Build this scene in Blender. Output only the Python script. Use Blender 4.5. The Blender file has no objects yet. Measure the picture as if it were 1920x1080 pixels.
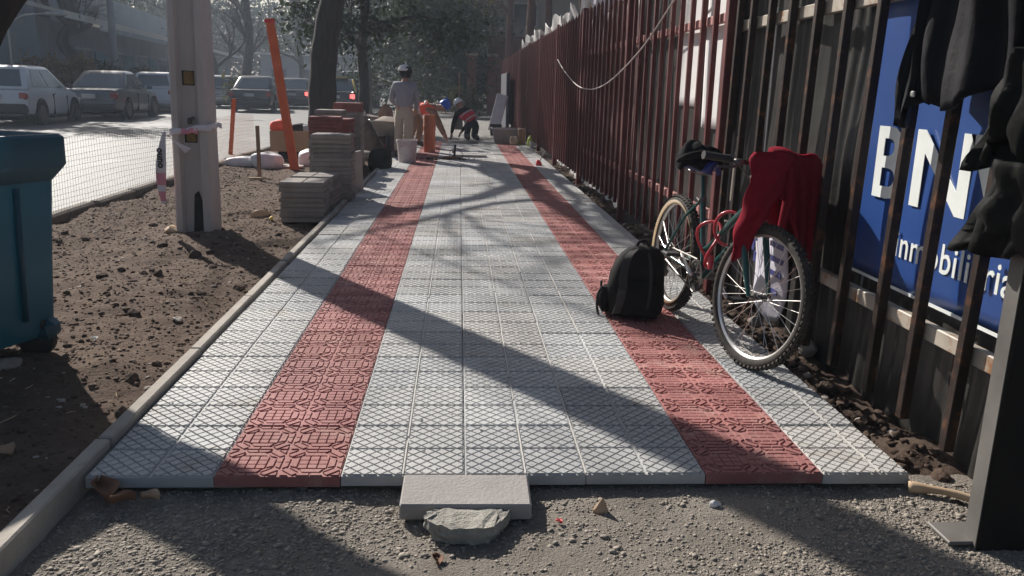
import bpy, bmesh, math, random
import numpy as np
from mathutils import Vector, Matrix

R = math.radians
random.seed(7)
NR = np.random.default_rng(11)
SC = bpy.context.scene
COL = SC.collection

# ------------------------------------------------------------------ camera, light, exposure
cam_d = bpy.data.cameras.new("camera")
cam = bpy.data.objects.new("camera", cam_d)
COL.objects.link(cam)
SC.camera = cam
cam_d.sensor_width = 36.0
cam_d.lens = 36.0 * 1549.4 / 1920.0
cam_d.clip_start, cam_d.clip_end = 0.05, 2000
PITCH, YAW, ROLL = 0.23767, 0.06751, 0.02556
_f = Vector((math.sin(YAW) * math.cos(PITCH), math.cos(YAW) * math.cos(PITCH), -math.sin(PITCH)))
_r = Vector((math.cos(YAW), -math.sin(YAW), 0))
_u = _r.cross(_f)
_r2 = _r * math.cos(ROLL) + _u * math.sin(ROLL)
_u2 = _u * math.cos(ROLL) - _r * math.sin(ROLL)
_m = Matrix((_r2, _u2, -_f)).transposed().to_4x4()
_m.translation = Vector((-0.028, -2.474, 1.2264))
cam.matrix_world = _m

SUN_EL = R(33)
SUN_AZ = math.atan2(-0.558, 0.83)            # left of straight ahead
SUN_V = Vector((math.sin(SUN_AZ) * math.cos(SUN_EL), math.cos(SUN_AZ) * math.cos(SUN_EL), math.sin(SUN_EL)))
world = bpy.data.worlds.new("World")
SC.world = world
world.use_nodes = True
wn = world.node_tree
sky = wn.nodes.new("ShaderNodeTexSky")
sky.sky_type = 'NISHITA'
sky.sun_disc = False
sky.sun_elevation = SUN_EL
sky.sun_rotation = SUN_AZ
sky.dust_density = 2.0
wn.links.new(sky.outputs[0], wn.nodes["Background"].inputs[0])
wn.nodes["Background"].inputs[1].default_value = 0.05
sun_d = bpy.data.lights.new("sun", 'SUN')
sun_d.energy = 5.0
sun_d.angle = R(0.6)
sun_d.color = (1.0, 0.945, 0.875)
sun = bpy.data.objects.new("sun", sun_d)
COL.objects.link(sun)
sun.rotation_euler = SUN_V.to_track_quat('Z', 'Y').to_euler()
sun.location = (-20, 30, 30)
SC.view_settings.view_transform = 'Standard'
SC.view_settings.look = 'None'
SC.view_settings.exposure = 0.55
SC.view_settings.gamma = 1
SC.view_settings.use_curve_mapping = False
SC.cycles.use_denoising = True
SC.cycles.max_bounces = 8
SC.cycles.transparent_max_bounces = 12
SC.cycles.volume_bounces = 0

# ------------------------------------------------------------------ helpers
MATS = {}


def mat(name, c1, c2=None, scale=6.0, rough=0.7, bump=0.0, bscale=None, metal=0.0, rnd=0.0, world_co=False,
        stretch=(1, 1, 1), spots=None, spot_scale=3.0, spot_at=0.6, spec=0.5, emit=None, emit_s=0.0, sss=0.0, coat=0.0, detail=5.0, tone=False):
    m = bpy.data.materials.new(name)
    m.use_nodes = True
    nt = m.node_tree
    N, L = nt.nodes, nt.links
    b = N["Principled BSDF"]
    b.inputs["Roughness"].default_value = rough
    b.inputs["Metallic"].default_value = metal
    b.inputs["Specular IOR Level"].default_value = spec
    if coat:
        b.inputs["Coat Weight"].default_value = coat
        b.inputs["Coat Roughness"].default_value = 0.08
    if emit:
        b.inputs["Emission Color"].default_value = (*emit, 1)
        b.inputs["Emission Strength"].default_value = emit_s
    if world_co:
        g = N.new("ShaderNodeNewGeometry"); co = g.outputs["Position"]
    else:
        g = N.new("ShaderNodeTexCoord"); co = g.outputs["Object"]
    mp = N.new("ShaderNodeMapping")
    mp.inputs["Scale"].default_value = stretch
    L.new(co, mp.inputs[0])
    co = mp.outputs[0]
    c2 = c2 or tuple(x * 0.8 for x in c1)
    n = N.new("ShaderNodeTexNoise")
    n.inputs["Scale"].default_value = scale
    n.inputs["Detail"].default_value = detail
    n.inputs["Roughness"].default_value = 0.62
    L.new(co, n.inputs["Vector"])
    ra = N.new("ShaderNodeValToRGB")
    ra.color_ramp.elements[0].position = 0.32
    ra.color_ramp.elements[1].position = 0.68
    ra.color_ramp.elements[0].color = (*c1, 1)
    ra.color_ramp.elements[1].color = (*c2, 1)
    L.new(n.outputs["Fac"], ra.inputs[0])
    out = ra.outputs[0]
    if spots:
        n2 = N.new("ShaderNodeTexNoise")
        n2.inputs["Scale"].default_value = spot_scale
        n2.inputs["Detail"].default_value = 6
        n2.inputs["Roughness"].default_value = 0.7
        L.new(co, n2.inputs["Vector"])
        r2 = N.new("ShaderNodeValToRGB")
        r2.color_ramp.elements[0].position = spot_at - 0.06
        r2.color_ramp.elements[1].position = spot_at + 0.06
        L.new(n2.outputs["Fac"], r2.inputs[0])
        mx = N.new("ShaderNodeMix"); mx.data_type = 'RGBA'
        L.new(r2.outputs[0], mx.inputs[0])
        L.new(out, mx.inputs[6])
        mx.inputs[7].default_value = (*spots, 1)
        out = mx.outputs[2]
    if tone:
        o2 = N.new("ShaderNodeObjectInfo")
        sh = N.new("ShaderNodeMath"); sh.operation = 'MULTIPLY_ADD'; sh.inputs[1].default_value = 7.31; sh.inputs[2].default_value = .17
        L.new(o2.outputs["Random"], sh.inputs[0])
        fr = N.new("ShaderNodeMath"); fr.operation = 'FRACT'; L.new(sh.outputs[0], fr.inputs[0])
        tr_ = N.new("ShaderNodeValToRGB")
        tr_.color_ramp.elements[0].color = (.962, .985, 1.01, 1); tr_.color_ramp.elements[1].color = (1.02, .992, .955, 1)
        L.new(fr.outputs[0], tr_.inputs[0])
        m2 = N.new("ShaderNodeMix"); m2.data_type = 'RGBA'; m2.blend_type = 'MULTIPLY'; m2.inputs[0].default_value = 1
        L.new(out, m2.inputs[6]); L.new(tr_.outputs[0], m2.inputs[7]); out = m2.outputs[2]
    if rnd:
        oi = N.new("ShaderNodeObjectInfo")
        mr = N.new("ShaderNodeMapRange")
        mr.inputs[3].default_value = 1 - rnd
        mr.inputs[4].default_value = 1 + rnd
        L.new(oi.outputs["Random"], mr.inputs[0])
        hs = N.new("ShaderNodeHueSaturation")
        L.new(mr.outputs[0], hs.inputs["Value"])
        L.new(out, hs.inputs["Color"])
        out = hs.outputs[0]
    L.new(out, b.inputs["Base Color"])
    if bump:
        nb = N.new("ShaderNodeTexNoise")
        nb.inputs["Scale"].default_value = bscale or scale * 4
        nb.inputs["Detail"].default_value = 6
        nb.inputs["Roughness"].default_value = 0.65
        L.new(co, nb.inputs["Vector"])
        bm_ = N.new("ShaderNodeBump")
        bm_.inputs["Strength"].default_value = bump
        bm_.inputs["Distance"].default_value = 0.02
        L.new(nb.outputs["Fac"], bm_.inputs["Height"])
        L.new(bm_.outputs[0], b.inputs["Normal"])
    MATS[name] = m
    return m


def leaf_mat(name, c1, c2, trans=0.35):
    m = mat(name, c1, c2, scale=0.9, rough=0.65, world_co=True, spec=0.12)
    nt = m.node_tree
    b = nt.nodes["Principled BSDF"]
    t = nt.nodes.new("ShaderNodeBsdfTranslucent")
    t.inputs[0].default_value = (c2[0] * 1.6, c2[1] * 1.6, c2[2] * 0.8, 1)
    mx = nt.nodes.new("ShaderNodeMixShader")
    mx.inputs[0].default_value = trans
    nt.links.new(b.outputs[0], mx.inputs[1])
    nt.links.new(t.outputs[0], mx.inputs[2])
    nt.links.new(mx.outputs[0], nt.nodes["Material Output"].inputs[0])
    return m


def finish(me, smooth=0.0, fixn=True):
    if fixn:
        bm = bmesh.new(); bm.from_mesh(me)
        bmesh.ops.recalc_face_normals(bm, faces=bm.faces)
        bm.to_mesh(me); bm.free()
    if smooth:
        me.polygons.foreach_set("use_smooth", [True] * len(me.polygons))
        if smooth < 3:
            me.set_sharp_from_angle(angle=smooth)
    me.update()


class MB:
    def __init__(s):
        s.v = []; s.f = []

    def add(s, vs, fs, M=None):
        o = len(s.v)
        if M is not None:
            vs = [M @ Vector(p) for p in vs]
        s.v.extend([tuple(p) for p in vs])
        s.f.extend([tuple(i + o for i in q) for q in fs])
        return s

    def box(s, c, d, M=None, ch=0.0):
        hx, hy, hz = d[0] / 2, d[1] / 2, d[2] / 2
        h = (hx, hy, hz)
        C = Vector(c)
        if ch <= 0:
            vs = [C + Vector((sx * hx, sy * hy, sz * hz)) for sx in (-1, 1) for sy in (-1, 1) for sz in (-1, 1)]
            return s.add(vs, [(0, 1, 3, 2), (4, 6, 7, 5), (0, 4, 5, 1), (2, 3, 7, 6), (0, 2, 6, 4), (1, 5, 7, 3)], M)
        ch = min(ch, hx * .9, hy * .9, hz * .9)
        vs = []; idx = {}
        sg = [(a, b, e) for a in (-1, 1) for b in (-1, 1) for e in (-1, 1)]
        for g in sg:
            for ax in range(3):
                p = [g[i] * (h[i] - (0 if i == ax else ch)) for i in range(3)]
                idx[(g, ax)] = len(vs); vs.append(C + Vector(p))
        fs = []
        for ax in range(3):
            o = [i for i in range(3) if i != ax]
            for sn in (-1, 1):
                q = []
                for a, b in ((-1, -1), (1, -1), (1, 1), (-1, 1)):
                    g = [0, 0, 0]; g[ax] = sn; g[o[0]] = a; g[o[1]] = b
                    q.append(idx[(tuple(g), ax)])
                fs.append(q)
            # edges running along ax
            for a in (-1, 1):
                for b in (-1, 1):
                    g0 = [0, 0, 0]; g0[o[0]] = a; g0[o[1]] = b; g1 = list(g0); g0[ax] = -1; g1[ax] = 1
                    fs.append([idx[(tuple(g0), o[0])], idx[(tuple(g1), o[0])], idx[(tuple(g1), o[1])], idx[(tuple(g0), o[1])]])
        for g in sg:
            fs.append([idx[(g, 0)], idx[(g, 1)], idx[(g, 2)]])
        return s.add(vs, fs, M)

    def tube(s, pts, rad, n=8, M=None, caps=True, closed=False):
        P = [Vector(p) for p in pts]
        if not hasattr(rad, '__len__'):
            rad = [rad] * len(P)
        k = len(P)
        T = []
        for i in range(k):
            a = P[(i - 1) % k] if (closed or i > 0) else P[i]
            b = P[(i + 1) % k] if (closed or i < k - 1) else P[i]
            t = (b - a)
            T.append(t.normalized() if t.length > 1e-9 else Vector((0, 0, 1)))
        up = Vector((0, 0, 1)) if abs(T[0].z) < 0.9 else Vector((1, 0, 0))
        nrm = T[0].cross(up).normalized()
        vs = []
        for i in range(k):
            nrm = (nrm - T[i] * nrm.dot(T[i]))
            nrm = nrm.normalized() if nrm.length > 1e-6 else T[i].orthogonal().normalized()
            bi = T[i].cross(nrm)
            for j in range(n):
                a = 2 * math.pi * j / n
                vs.append(P[i] + (nrm * math.cos(a) + bi * math.sin(a)) * rad[i])
        fs = []
        for i in range(k if closed else k - 1):
            i2 = (i + 1) % k
            for j in range(n):
                j2 = (j + 1) % n
                fs.append((i * n + j, i * n + j2, i2 * n + j2, i2 * n + j))
        if caps and not closed:
            fs.append(tuple(range(n))[::-1]); fs.append(tuple((k - 1) * n + j for j in range(n)))
        return s.add(vs, fs, M)

    def lathe(s, prof, n=24, M=None, caps=True):
        vs = []; fs = []
        for r, z in prof:
            for j in range(n):
                a = 2 * math.pi * j / n
                vs.append((r * math.cos(a), r * math.sin(a), z))
        for i in range(len(prof) - 1):
            for j in range(n):
                j2 = (j + 1) % n
                fs.append((i * n + j, i * n + j2, (i + 1) * n + j2, (i + 1) * n + j))
        if caps:
            fs.append(tuple(range(n))[::-1]); fs.append(tuple((len(prof) - 1) * n + j for j in range(n)))
        return s.add(vs, fs, M)

    def prism(s, poly, z0, z1, M=None):
        n = len(poly)
        vs = [(x, y, z0) for x, y in poly] + [(x, y, z1) for x, y in poly]
        fs = [tuple(range(n))[::-1], tuple(range(n, 2 * n))] + [(i, (i + 1) % n, n + (i + 1) % n, n + i) for i in range(n)]
        return s.add(vs, fs, M)

    def grid(s, fn, nu, nv, M=None):
        vs = [fn(i / nu, j / nv) for i in range(nu + 1) for j in range(nv + 1)]
        fs = [(i * (nv + 1) + j, (i + 1) * (nv + 1) + j, (i + 1) * (nv + 1) + j + 1, i * (nv + 1) + j + 1) for i in range(nu) for j in range(nv)]
        return s.add(vs, fs, M)

    def sheet(s, fn, nu, nv, th, M=None):
        """a grid with thickness: fn(u, v) -> point, offset along the grid normal"""
        A = [[Vector(fn(i / nu, j / nv)) for j in range(nv + 1)] for i in range(nu + 1)]
        B = []
        for i in range(nu + 1):
            row = []
            for j in range(nv + 1):
                du = A[min(i + 1, nu)][j] - A[max(i - 1, 0)][j]
                dv = A[i][min(j + 1, nv)] - A[i][max(j - 1, 0)]
                nn = du.cross(dv)
                nn = nn.normalized() if nn.length > 1e-9 else Vector((0, 0, 1))
                row.append(A[i][j] + nn * th)
            B.append(row)
        vs = [p for r in A for p in r] + [p for r in B for p in r]
        K = (nu + 1) * (nv + 1)
        ix = lambda i, j: i * (nv + 1) + j
        fs = []
        for i in range(nu):
            for j in range(nv):
                q = (ix(i, j), ix(i + 1, j), ix(i + 1, j + 1), ix(i, j + 1))
                fs.append(q[::-1]); fs.append(tuple(K + a for a in q))
        for i in range(nu):
            for j in (0, nv):
                fs.append((ix(i, j), ix(i + 1, j), K + ix(i + 1, j), K + ix(i, j)))
        for j in range(nv):
            for i in (0, nu):
                fs.append((ix(i, j), ix(i, j + 1), K + ix(i, j + 1), K + ix(i, j)))
        return s.add(vs, fs, M)

    def mesh(s, name, m, smooth=0.0, fixn=True):
        me = bpy.data.meshes.new(name)
        me.from_pydata(s.v, [], s.f)
        if m:
            me.materials.append(m)
        finish(me, smooth, fixn)
        return me

    def build(s, name, m, parent=None, smooth=0.0, fixn=True, loc=None):
        return put(name, s.mesh(name, m, smooth, fixn), parent, loc)


def put(name, me, parent=None, loc=None):
    o = bpy.data.objects.new(name, me)
    COL.objects.link(o)
    if parent:
        o.parent = parent
    if loc is not None:
        o.location = loc
    return o


def tag(o, label, cat, group=None, kind=None):
    o['label'] = label; o['category'] = cat
    if group: o['group'] = group
    if kind: o['kind'] = kind
    return o


def thing(name, label, cat, loc=(0, 0, 0), rz=0.0, group=None, kind=None):
    o = bpy.data.objects.new(name, None)
    COL.objects.link(o)
    o.empty_display_size = 0.1
    o.location = loc; o.rotation_euler = (0, 0, rz)
    return tag(o, label, cat, group, kind)


def copy_tree(o, parent=None):
    c = o.copy(); COL.objects.link(c)
    if parent: c.parent = parent
    for ch in list(o.children):
        copy_tree(ch, c)
    return c


def np_mesh(name, V, F, m, smooth=False):
    """V (n,3), F (k,3|4) arrays"""
    me = bpy.data.meshes.new(name)
    V = np.ascontiguousarray(V, dtype=np.float32); F = np.ascontiguousarray(F, dtype=np.int32)
    k, w = F.shape
    me.vertices.add(len(V)); me.vertices.foreach_set("co", V.ravel())
    me.loops.add(k * w); me.loops.foreach_set("vertex_index", F.ravel())
    me.polygons.add(k)
    me.polygons.foreach_set("loop_start", np.arange(k, dtype=np.int32) * w)
    if smooth:
        me.polygons.foreach_set("use_smooth", np.ones(k, dtype=bool))
    me.update(calc_edges=True)
    me.validate()
    if m: me.materials.append(m)
    return me


def vnoise(x, y, seed=0, octaves=4, freq=1.0, gain=0.5):
    """numpy value noise, about -1..1"""
    tot = np.zeros_like(x, dtype=float); amp = 1.0; norm = 0
    for o in range(octaves):
        rs = np.random.default_rng(seed * 31 + o)
        G = rs.random((128, 128)) * 2 - 1
        fx, fy = x * freq + 17.3 * o, y * freq + 9.1 * o
        ix, iy = np.floor(fx).astype(int), np.floor(fy).astype(int)
        tx, ty = fx - ix, fy - iy
        tx, ty = tx * tx * (3 - 2 * tx), ty * ty * (3 - 2 * ty)
        a = G[ix % 128, iy % 128]; b = G[(ix + 1) % 128, iy % 128]; c = G[ix % 128, (iy + 1) % 128]; d = G[(ix + 1) % 128, (iy + 1) % 128]
        tot += amp * ((a * (1 - tx) + b * tx) * (1 - ty) + (c * (1 - tx) + d * tx) * ty)
        norm += amp; amp *= gain; freq *= 2.03
    return tot / norm * 1.6


ICO_V, ICO_F = None, None
def _ico():
    global ICO_V, ICO_F
    bm = bmesh.new(); bmesh.ops.create_icosphere(bm, subdivisions=1, radius=1)
    ICO_V = np.array([v.co[:] for v in bm.verts]); ICO_F = np.array([[v.index for v in f.verts] for f in bm.faces]); bm.free()
_ico()


def scatter_stones(name, P, S, m, flat=0.6, seed=1):
    """many stones as one mesh: P (n,3) centres, S (n,) radii"""
    rs = np.random.default_rng(seed)
    n = len(P)
    V = np.repeat(ICO_V[None], n, 0) * (1 + 0.28 * rs.standard_normal((n, 12, 1)).clip(-1.5, 1.5))
    V *= np.stack([rs.uniform(.75, 1.3, n), rs.uniform(.75, 1.3, n), rs.uniform(flat * .7, flat * 1.25, n)], 1)[:, None, :]
    a = rs.uniform(0, 6.28, n); c, s_ = np.cos(a), np.sin(a)
    X = V[..., 0] * c[:, None] - V[..., 1] * s_[:, None]; Y = V[..., 0] * s_[:, None] + V[..., 1] * c[:, None]
    V = np.stack([X, Y, V[..., 2]], -1) * S[:, None, None] + P[:, None, :]
    F = (ICO_F[None] + (np.arange(n) * 12)[:, None, None]).reshape(-1, 3)
    return np_mesh(name, V.reshape(-1, 3), F, m)


def rock_mesh(name, m, size, seed, sub=2, rough=0.25):
    bm = bmesh.new(); bmesh.ops.create_icosphere(bm, subdivisions=sub, radius=1)
    rs = random.Random(seed)
    pl = [(Vector((rs.uniform(-1, 1), rs.uniform(-1, 1), rs.uniform(-.6, 1))).normalized(), rs.uniform(.55, .9)) for _ in range(9)]
    for v in bm.verts:
        for n_, d in pl:
            k = v.co.dot(n_)
            if k > d: v.co -= n_ * (k - d) * .9
        v.co *= 1 + rs.uniform(-rough, rough) * .22
        v.co = Vector((v.co.x * size[0], v.co.y * size[1], v.co.z * size[2]))
    me = bpy.data.meshes.new(name); bm.to_mesh(me); bm.free()
    me.materials.append(m)
    return me


def text_mesh(name, s, size, m, extrude=0.0015, spacing=1.0, bold=0.0):
    cu = bpy.data.curves.new(name + "_curve", 'FONT')
    cu.body = s; cu.size = size; cu.extrude = extrude; cu.space_character = spacing
    cu.offset = bold
    cu.resolution_u = 4
    o = bpy.data.objects.new(name + "_tmp", cu); COL.objects.link(o)
    dg = bpy.context.evaluated_depsgraph_get()
    me = bpy.data.meshes.new_from_object(o.evaluated_get(dg))
    bpy.data.objects.remove(o); bpy.data.curves.remove(cu)
    me.materials.clear(); me.materials.append(m)
    return me


def skin_mesh(name, joints, radii, edges, m, sub=1, root=None):
    """a continuous tapered body from joints + edges (Skin modifier)"""
    names = list(joints)
    ix = {k: i for i, k in enumerate(names)}
    me = bpy.data.meshes.new(name + "_sk")
    me.from_pydata([joints[k] for k in names], [(ix[a], ix[b]) for a, b in edges], [])
    o = bpy.data.objects.new(name + "_sk", me); COL.objects.link(o)
    sk = o.modifiers.new("skin", 'SKIN'); sk.use_smooth_shade = True
    if sub:
        sb = o.modifiers.new("sub", 'SUBSURF'); sb.levels = sub; sb.render_levels = sub
    layer = me.skin_vertices[0].data
    for k in names:
        r = radii[k]
        layer[ix[k]].radius = (r if hasattr(r, '__len__') else (r, r))
        layer[ix[k]].use_root = (k == root)
    dg = bpy.context.evaluated_depsgraph_get()
    out = bpy.data.meshes.new_from_object(o.evaluated_get(dg))
    bpy.data.objects.remove(o); bpy.data.meshes.remove(me)
    out.materials.clear(); out.materials.append(m)
    out.polygons.foreach_set("use_smooth", [True] * len(out.polygons))
    return out


def bezier(p0, p1, p2, p3, n=12):
    p0, p1, p2, p3 = map(Vector, (p0, p1, p2, p3))
    return [p0 * (1 - t) ** 3 + p1 * 3 * t * (1 - t) ** 2 + p2 * 3 * t * t * (1 - t) + p3 * t ** 3 for t in [i / n for i in range(n + 1)]]


def spline(pts, n=6):
    P = [Vector(p) for p in pts]
    out = []
    for i in range(len(P) - 1):
        a = P[max(i - 1, 0)]; b = P[i]; c = P[i + 1]; d = P[min(i + 2, len(P) - 1)]
        for k in range(n):
            t = k / n
            out.append(0.5 * ((2 * b) + (c - a) * t + (2 * a - 5 * b + 4 * c - d) * t * t + (3 * b - a - 3 * c + d) * t ** 3))
    out.append(P[-1])
    return out

# ------------------------------------------------------------------ materials
m_soil = mat("soil", (0.084, 0.055, 0.040), (0.145, 0.10, 0.073), scale=5, rough=0.95, bump=0.9, bscale=60, world_co=True, spots=(0.19, 0.145, 0.105), spot_scale=28, spot_at=0.64, spec=0.2)
m_clod = mat("earth_clod", (0.065, 0.043, 0.032), (0.125, 0.088, 0.066), scale=8, rough=0.95, bump=0.6, bscale=40, rnd=0.35, world_co=True, spec=0.2)
m_stone = mat("stone", (0.24, 0.20, 0.17), (0.36, 0.31, 0.27), scale=9, rough=0.85, bump=0.3, bscale=60, rnd=0.3, world_co=True)
m_pebble = mat("pebbles", (0.16, 0.137, 0.112), (0.37, 0.325, 0.27), scale=55, rough=0.85, world_co=True, detail=2)
m_gravel = mat("gravel_bed", (0.20, 0.172, 0.142), (0.33, 0.29, 0.245), scale=4, rough=0.95, bump=1.0, bscale=110, world_co=True, spots=(0.34, 0.30, 0.25), spot_scale=70, spot_at=0.62)
m_ground = mat("ground_earth", (0.10, 0.08, 0.06), (0.15, 0.12, 0.09), scale=0.3, rough=0.95, world_co=True)
m_road = mat("asphalt", (0.062, 0.062, 0.062), (0.09, 0.089, 0.087), scale=1.2, rough=0.65, bump=0.35, bscale=90, world_co=True, spots=(0.17, 0.165, 0.16), spot_scale=0.8, spot_at=0.62)
m_farwalk = mat("far_pavement", (0.25, 0.24, 0.22), (0.32, 0.30, 0.28), scale=2, rough=0.9, world_co=True)
m_mortar = mat("mortar_bed", (0.16, 0.15, 0.14), (0.24, 0.225, 0.21), scale=3, rough=0.95, bump=0.6, bscale=40, world_co=True)
m_tile = mat("tile_grey", (0.36, 0.36, 0.355), (0.50, 0.495, 0.485), scale=2.2, rough=0.66, bump=0.25, bscale=160, rnd=0.13, tone=True, world_co=True, spots=(0.29, 0.265, 0.225), spot_scale=1.3, spot_at=0.62)
m_tred = mat("tile_red", (0.28, 0.098, 0.092), (0.39, 0.158, 0.145), scale=3.5, rough=0.75, bump=0.25, bscale=160, rnd=0.15, tone=True, world_co=True, spots=(0.42, 0.23, 0.20), spot_scale=5, spot_at=0.60)
m_grout = mat("grout", (0.50, 0.48, 0.45), (0.58, 0.56, 0.52), scale=20, rough=0.9, world_co=True)
m_kerb = mat("kerb_concrete", (0.30, 0.265, 0.225), (0.42, 0.38, 0.33), scale=4, rough=0.9, bump=0.3, bscale=60, world_co=True, rnd=0.08, spots=(0.22, 0.18, 0.14), spot_scale=6, spot_at=0.66)
m_kerb2 = mat("road_kerb_stone", (0.10, 0.085, 0.07), (0.18, 0.15, 0.12), scale=4, rough=0.9, bump=0.5, bscale=40, world_co=True, rnd=0.15)
m_conc = mat("pole_concrete", (0.46, 0.405, 0.375), (0.56, 0.50, 0.465), scale=3, rough=0.85, bump=0.25, bscale=70, stretch=(1, 1, .35), spots=(0.27, 0.20, 0.165), spot_scale=3.5, spot_at=0.67)
m_slab = mat("paver_slab", (0.29, 0.265, 0.25), (0.35, 0.325, 0.305), scale=8, rough=0.85, bump=0.35, bscale=90, spots=(0.18, 0.155, 0.145), spot_scale=22, spot_at=0.68)
m_rubble = mat("broken_concrete", (0.24, 0.225, 0.20), (0.42, 0.40, 0.35), scale=12, rough=0.95, bump=0.9, bscale=45)
m_dark = mat("dark_void", (0.012, 0.011, 0.010), rough=0.9)
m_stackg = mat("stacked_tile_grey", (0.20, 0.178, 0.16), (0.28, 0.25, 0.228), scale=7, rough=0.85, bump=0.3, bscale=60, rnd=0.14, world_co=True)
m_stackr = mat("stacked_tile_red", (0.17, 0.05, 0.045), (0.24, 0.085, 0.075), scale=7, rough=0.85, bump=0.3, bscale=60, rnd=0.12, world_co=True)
m_brown = mat("fence_brown_paint", (0.014, 0.009, 0.007), (0.028, 0.016, 0.012), scale=9, rough=0.45, bump=0.15, bscale=40, world_co=True, spots=(0.12, 0.048, 0.02), spot_scale=11, spot_at=0.60, spec=0.35)
m_maroon = mat("fence_maroon_paint", (0.085, 0.016, 0.016), (0.13, 0.026, 0.024), scale=5, rough=0.5, world_co=True, spots=(0.11, 0.025, 0.022), spot_scale=9, spot_at=0.66)
m_rail = mat("rail_worn_metal", (0.30, 0.26, 0.21), (0.40, 0.36, 0.30), scale=10, rough=0.5, world_co=True, spots=(0.22, 0.10, 0.04), spot_scale=8, spot_at=0.60)
m_edge = mat("post_lit_side_and_plate", (0.07, 0.066, 0.06), (0.17, 0.16, 0.145), scale=2.2, rough=0.6, world_co=True, spots=(0.20, 0.085, 0.03), spot_scale=5, spot_at=0.63)  # rust-spotted grey: painted sunlit side of the post, and the base plate
m_railm = mat("rail_lit_maroon", (0.36, 0.15, 0.135), (0.44, 0.21, 0.19), scale=10, rough=0.6, world_co=True)  # maroon painted paler for the sun on the rail faces
m_post = mat("post_black_paint", (0.006, 0.006, 0.006), (0.014, 0.012, 0.010), scale=6, rough=0.5, spec=0.2, world_co=True, spots=(0.10, 0.065, 0.035), spot_scale=10, spot_at=0.70)
m_black_sheet = mat("black_sheeting", (0.018, 0.017, 0.016), (0.042, 0.040, 0.036), scale=3, rough=0.4, bump=0.25, bscale=7, world_co=True, spots=(0.17, 0.16, 0.14), spot_scale=30, spot_at=0.74)
m_mar_sheet = mat("maroon_sheeting", (0.05, 0.013, 0.012), (0.08, 0.02, 0.018), scale=3, rough=0.6, world_co=True)
m_white_sheet = mat("white_plastic", (0.62, 0.61, 0.60), (0.72, 0.71, 0.70), scale=6, rough=0.45, world_co=True)
m_blue_banner = mat("banner_blue", (0.012, 0.05, 0.20), (0.016, 0.06, 0.23), scale=3, rough=0.38, world_co=True, spots=(0.03, 0.09, 0.27), spot_scale=26, spot_at=0.76)
m_print_white = mat("print_white", (0.68, 0.72, 0.70), (0.76, 0.79, 0.77), scale=8, rough=0.4, world_co=True)
m_print_navy = mat("print_navy", (0.02, 0.03, 0.16), (0.03, 0.04, 0.19), scale=8, rough=0.4)
m_pale = mat("pale_sack", (0.42, 0.41, 0.47), (0.52, 0.51, 0.57), scale=9, rough=0.5, bump=0.2, bscale=14)
m_bin = mat("bin_blue_plastic", (0.004, 0.058, 0.098), (0.007, 0.085, 0.132), scale=2.5, rough=0.38, bump=0.06, bscale=30, spots=(0.012, 0.095, 0.13), spot_scale=5, spot_at=0.68)
_nt = m_bin.node_tree
_t = _nt.nodes.new("ShaderNodeBsdfTranslucent"); _t.inputs[0].default_value = (0.01, 0.30, 0.38, 1)
_x = _nt.nodes.new("ShaderNodeMixShader"); _x.inputs[0].default_value = 0.28
_nt.links.new(_nt.nodes["Principled BSDF"].outputs[0], _x.inputs[1]); _nt.links.new(_t.outputs[0], _x.inputs[2])
_nt.links.new(_x.outputs[0], _nt.nodes["Material Output"].inputs[0])
m_rubber = mat("rubber", (0.014, 0.014, 0.014), (0.028, 0.026, 0.024), scale=14, rough=0.8, bump=0.2)
m_tyre = mat("bicycle_tyre", (0.02, 0.018, 0.016), (0.06, 0.05, 0.04), scale=18, rough=0.85)
m_gum = mat("gum_sidewall", (0.22, 0.15, 0.085), (0.28, 0.20, 0.11), scale=9, rough=0.7)
m_alu = mat("aluminium", (0.62, 0.60, 0.57), (0.70, 0.68, 0.65), scale=9, rough=0.32, metal=0.75, spots=(0.35, 0.3, 0.24), spot_scale=9, spot_at=0.7)
m_steel = mat("dark_steel", (0.09, 0.085, 0.08), (0.16, 0.15, 0.14), scale=12, rough=0.42, metal=0.7)
m_green = mat("bike_green_paint", (0.006, 0.060, 0.055), (0.010, 0.080, 0.07), scale=6, rough=0.28, coat=0.4, spots=(0.03, 0.10, 0.085), spot_scale=14, spot_at=0.72)
m_lock = mat("red_cable_sleeve", (0.42, 0.015, 0.03), (0.5, 0.025, 0.04), scale=9, rough=0.3, coat=0.3)
m_grip = mat("black_grip", (0.02, 0.02, 0.02), (0.04, 0.038, 0.036), scale=30, rough=0.65)
m_saddle = mat("saddle_blue", (0.015, 0.02, 0.12), (0.02, 0.03, 0.16), scale=8, rough=0.5)
m_knit_red = mat("red_fleece", (0.19, 0.004, 0.016), (0.26, 0.009, 0.025), scale=30, rough=0.92, bump=0.35, bscale=240, spec=0.15)
m_blackcloth = mat("black_cloth", (0.005, 0.005, 0.006), (0.012, 0.011, 0.012), scale=9, rough=0.9, bump=0.3, bscale=30, spec=0.12)
m_greycloth = mat("grey_webbing", (0.018, 0.017, 0.017), (0.03, 0.028, 0.027), scale=30, rough=0.8)
m_pack = mat("backpack_black", (0.006, 0.0055, 0.0055), (0.013, 0.011, 0.010), scale=12, rough=0.8, bump=0.25, bscale=90, spec=0.15)
m_jacket = mat("navy_black_jacket", (0.003, 0.003, 0.005), (0.007, 0.007, 0.011), scale=7, rough=0.7, bump=0.3, bscale=10, spec=0.15)
m_jacket2 = mat("charcoal_jacket", (0.004, 0.0045, 0.0045), (0.011, 0.0115, 0.011), scale=7, rough=0.75, bump=0.3, bscale=10, spec=0.15)
m_cable = mat("pale_cable", (0.36, 0.30, 0.28), (0.44, 0.38, 0.35), scale=5, rough=0.6)
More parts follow.
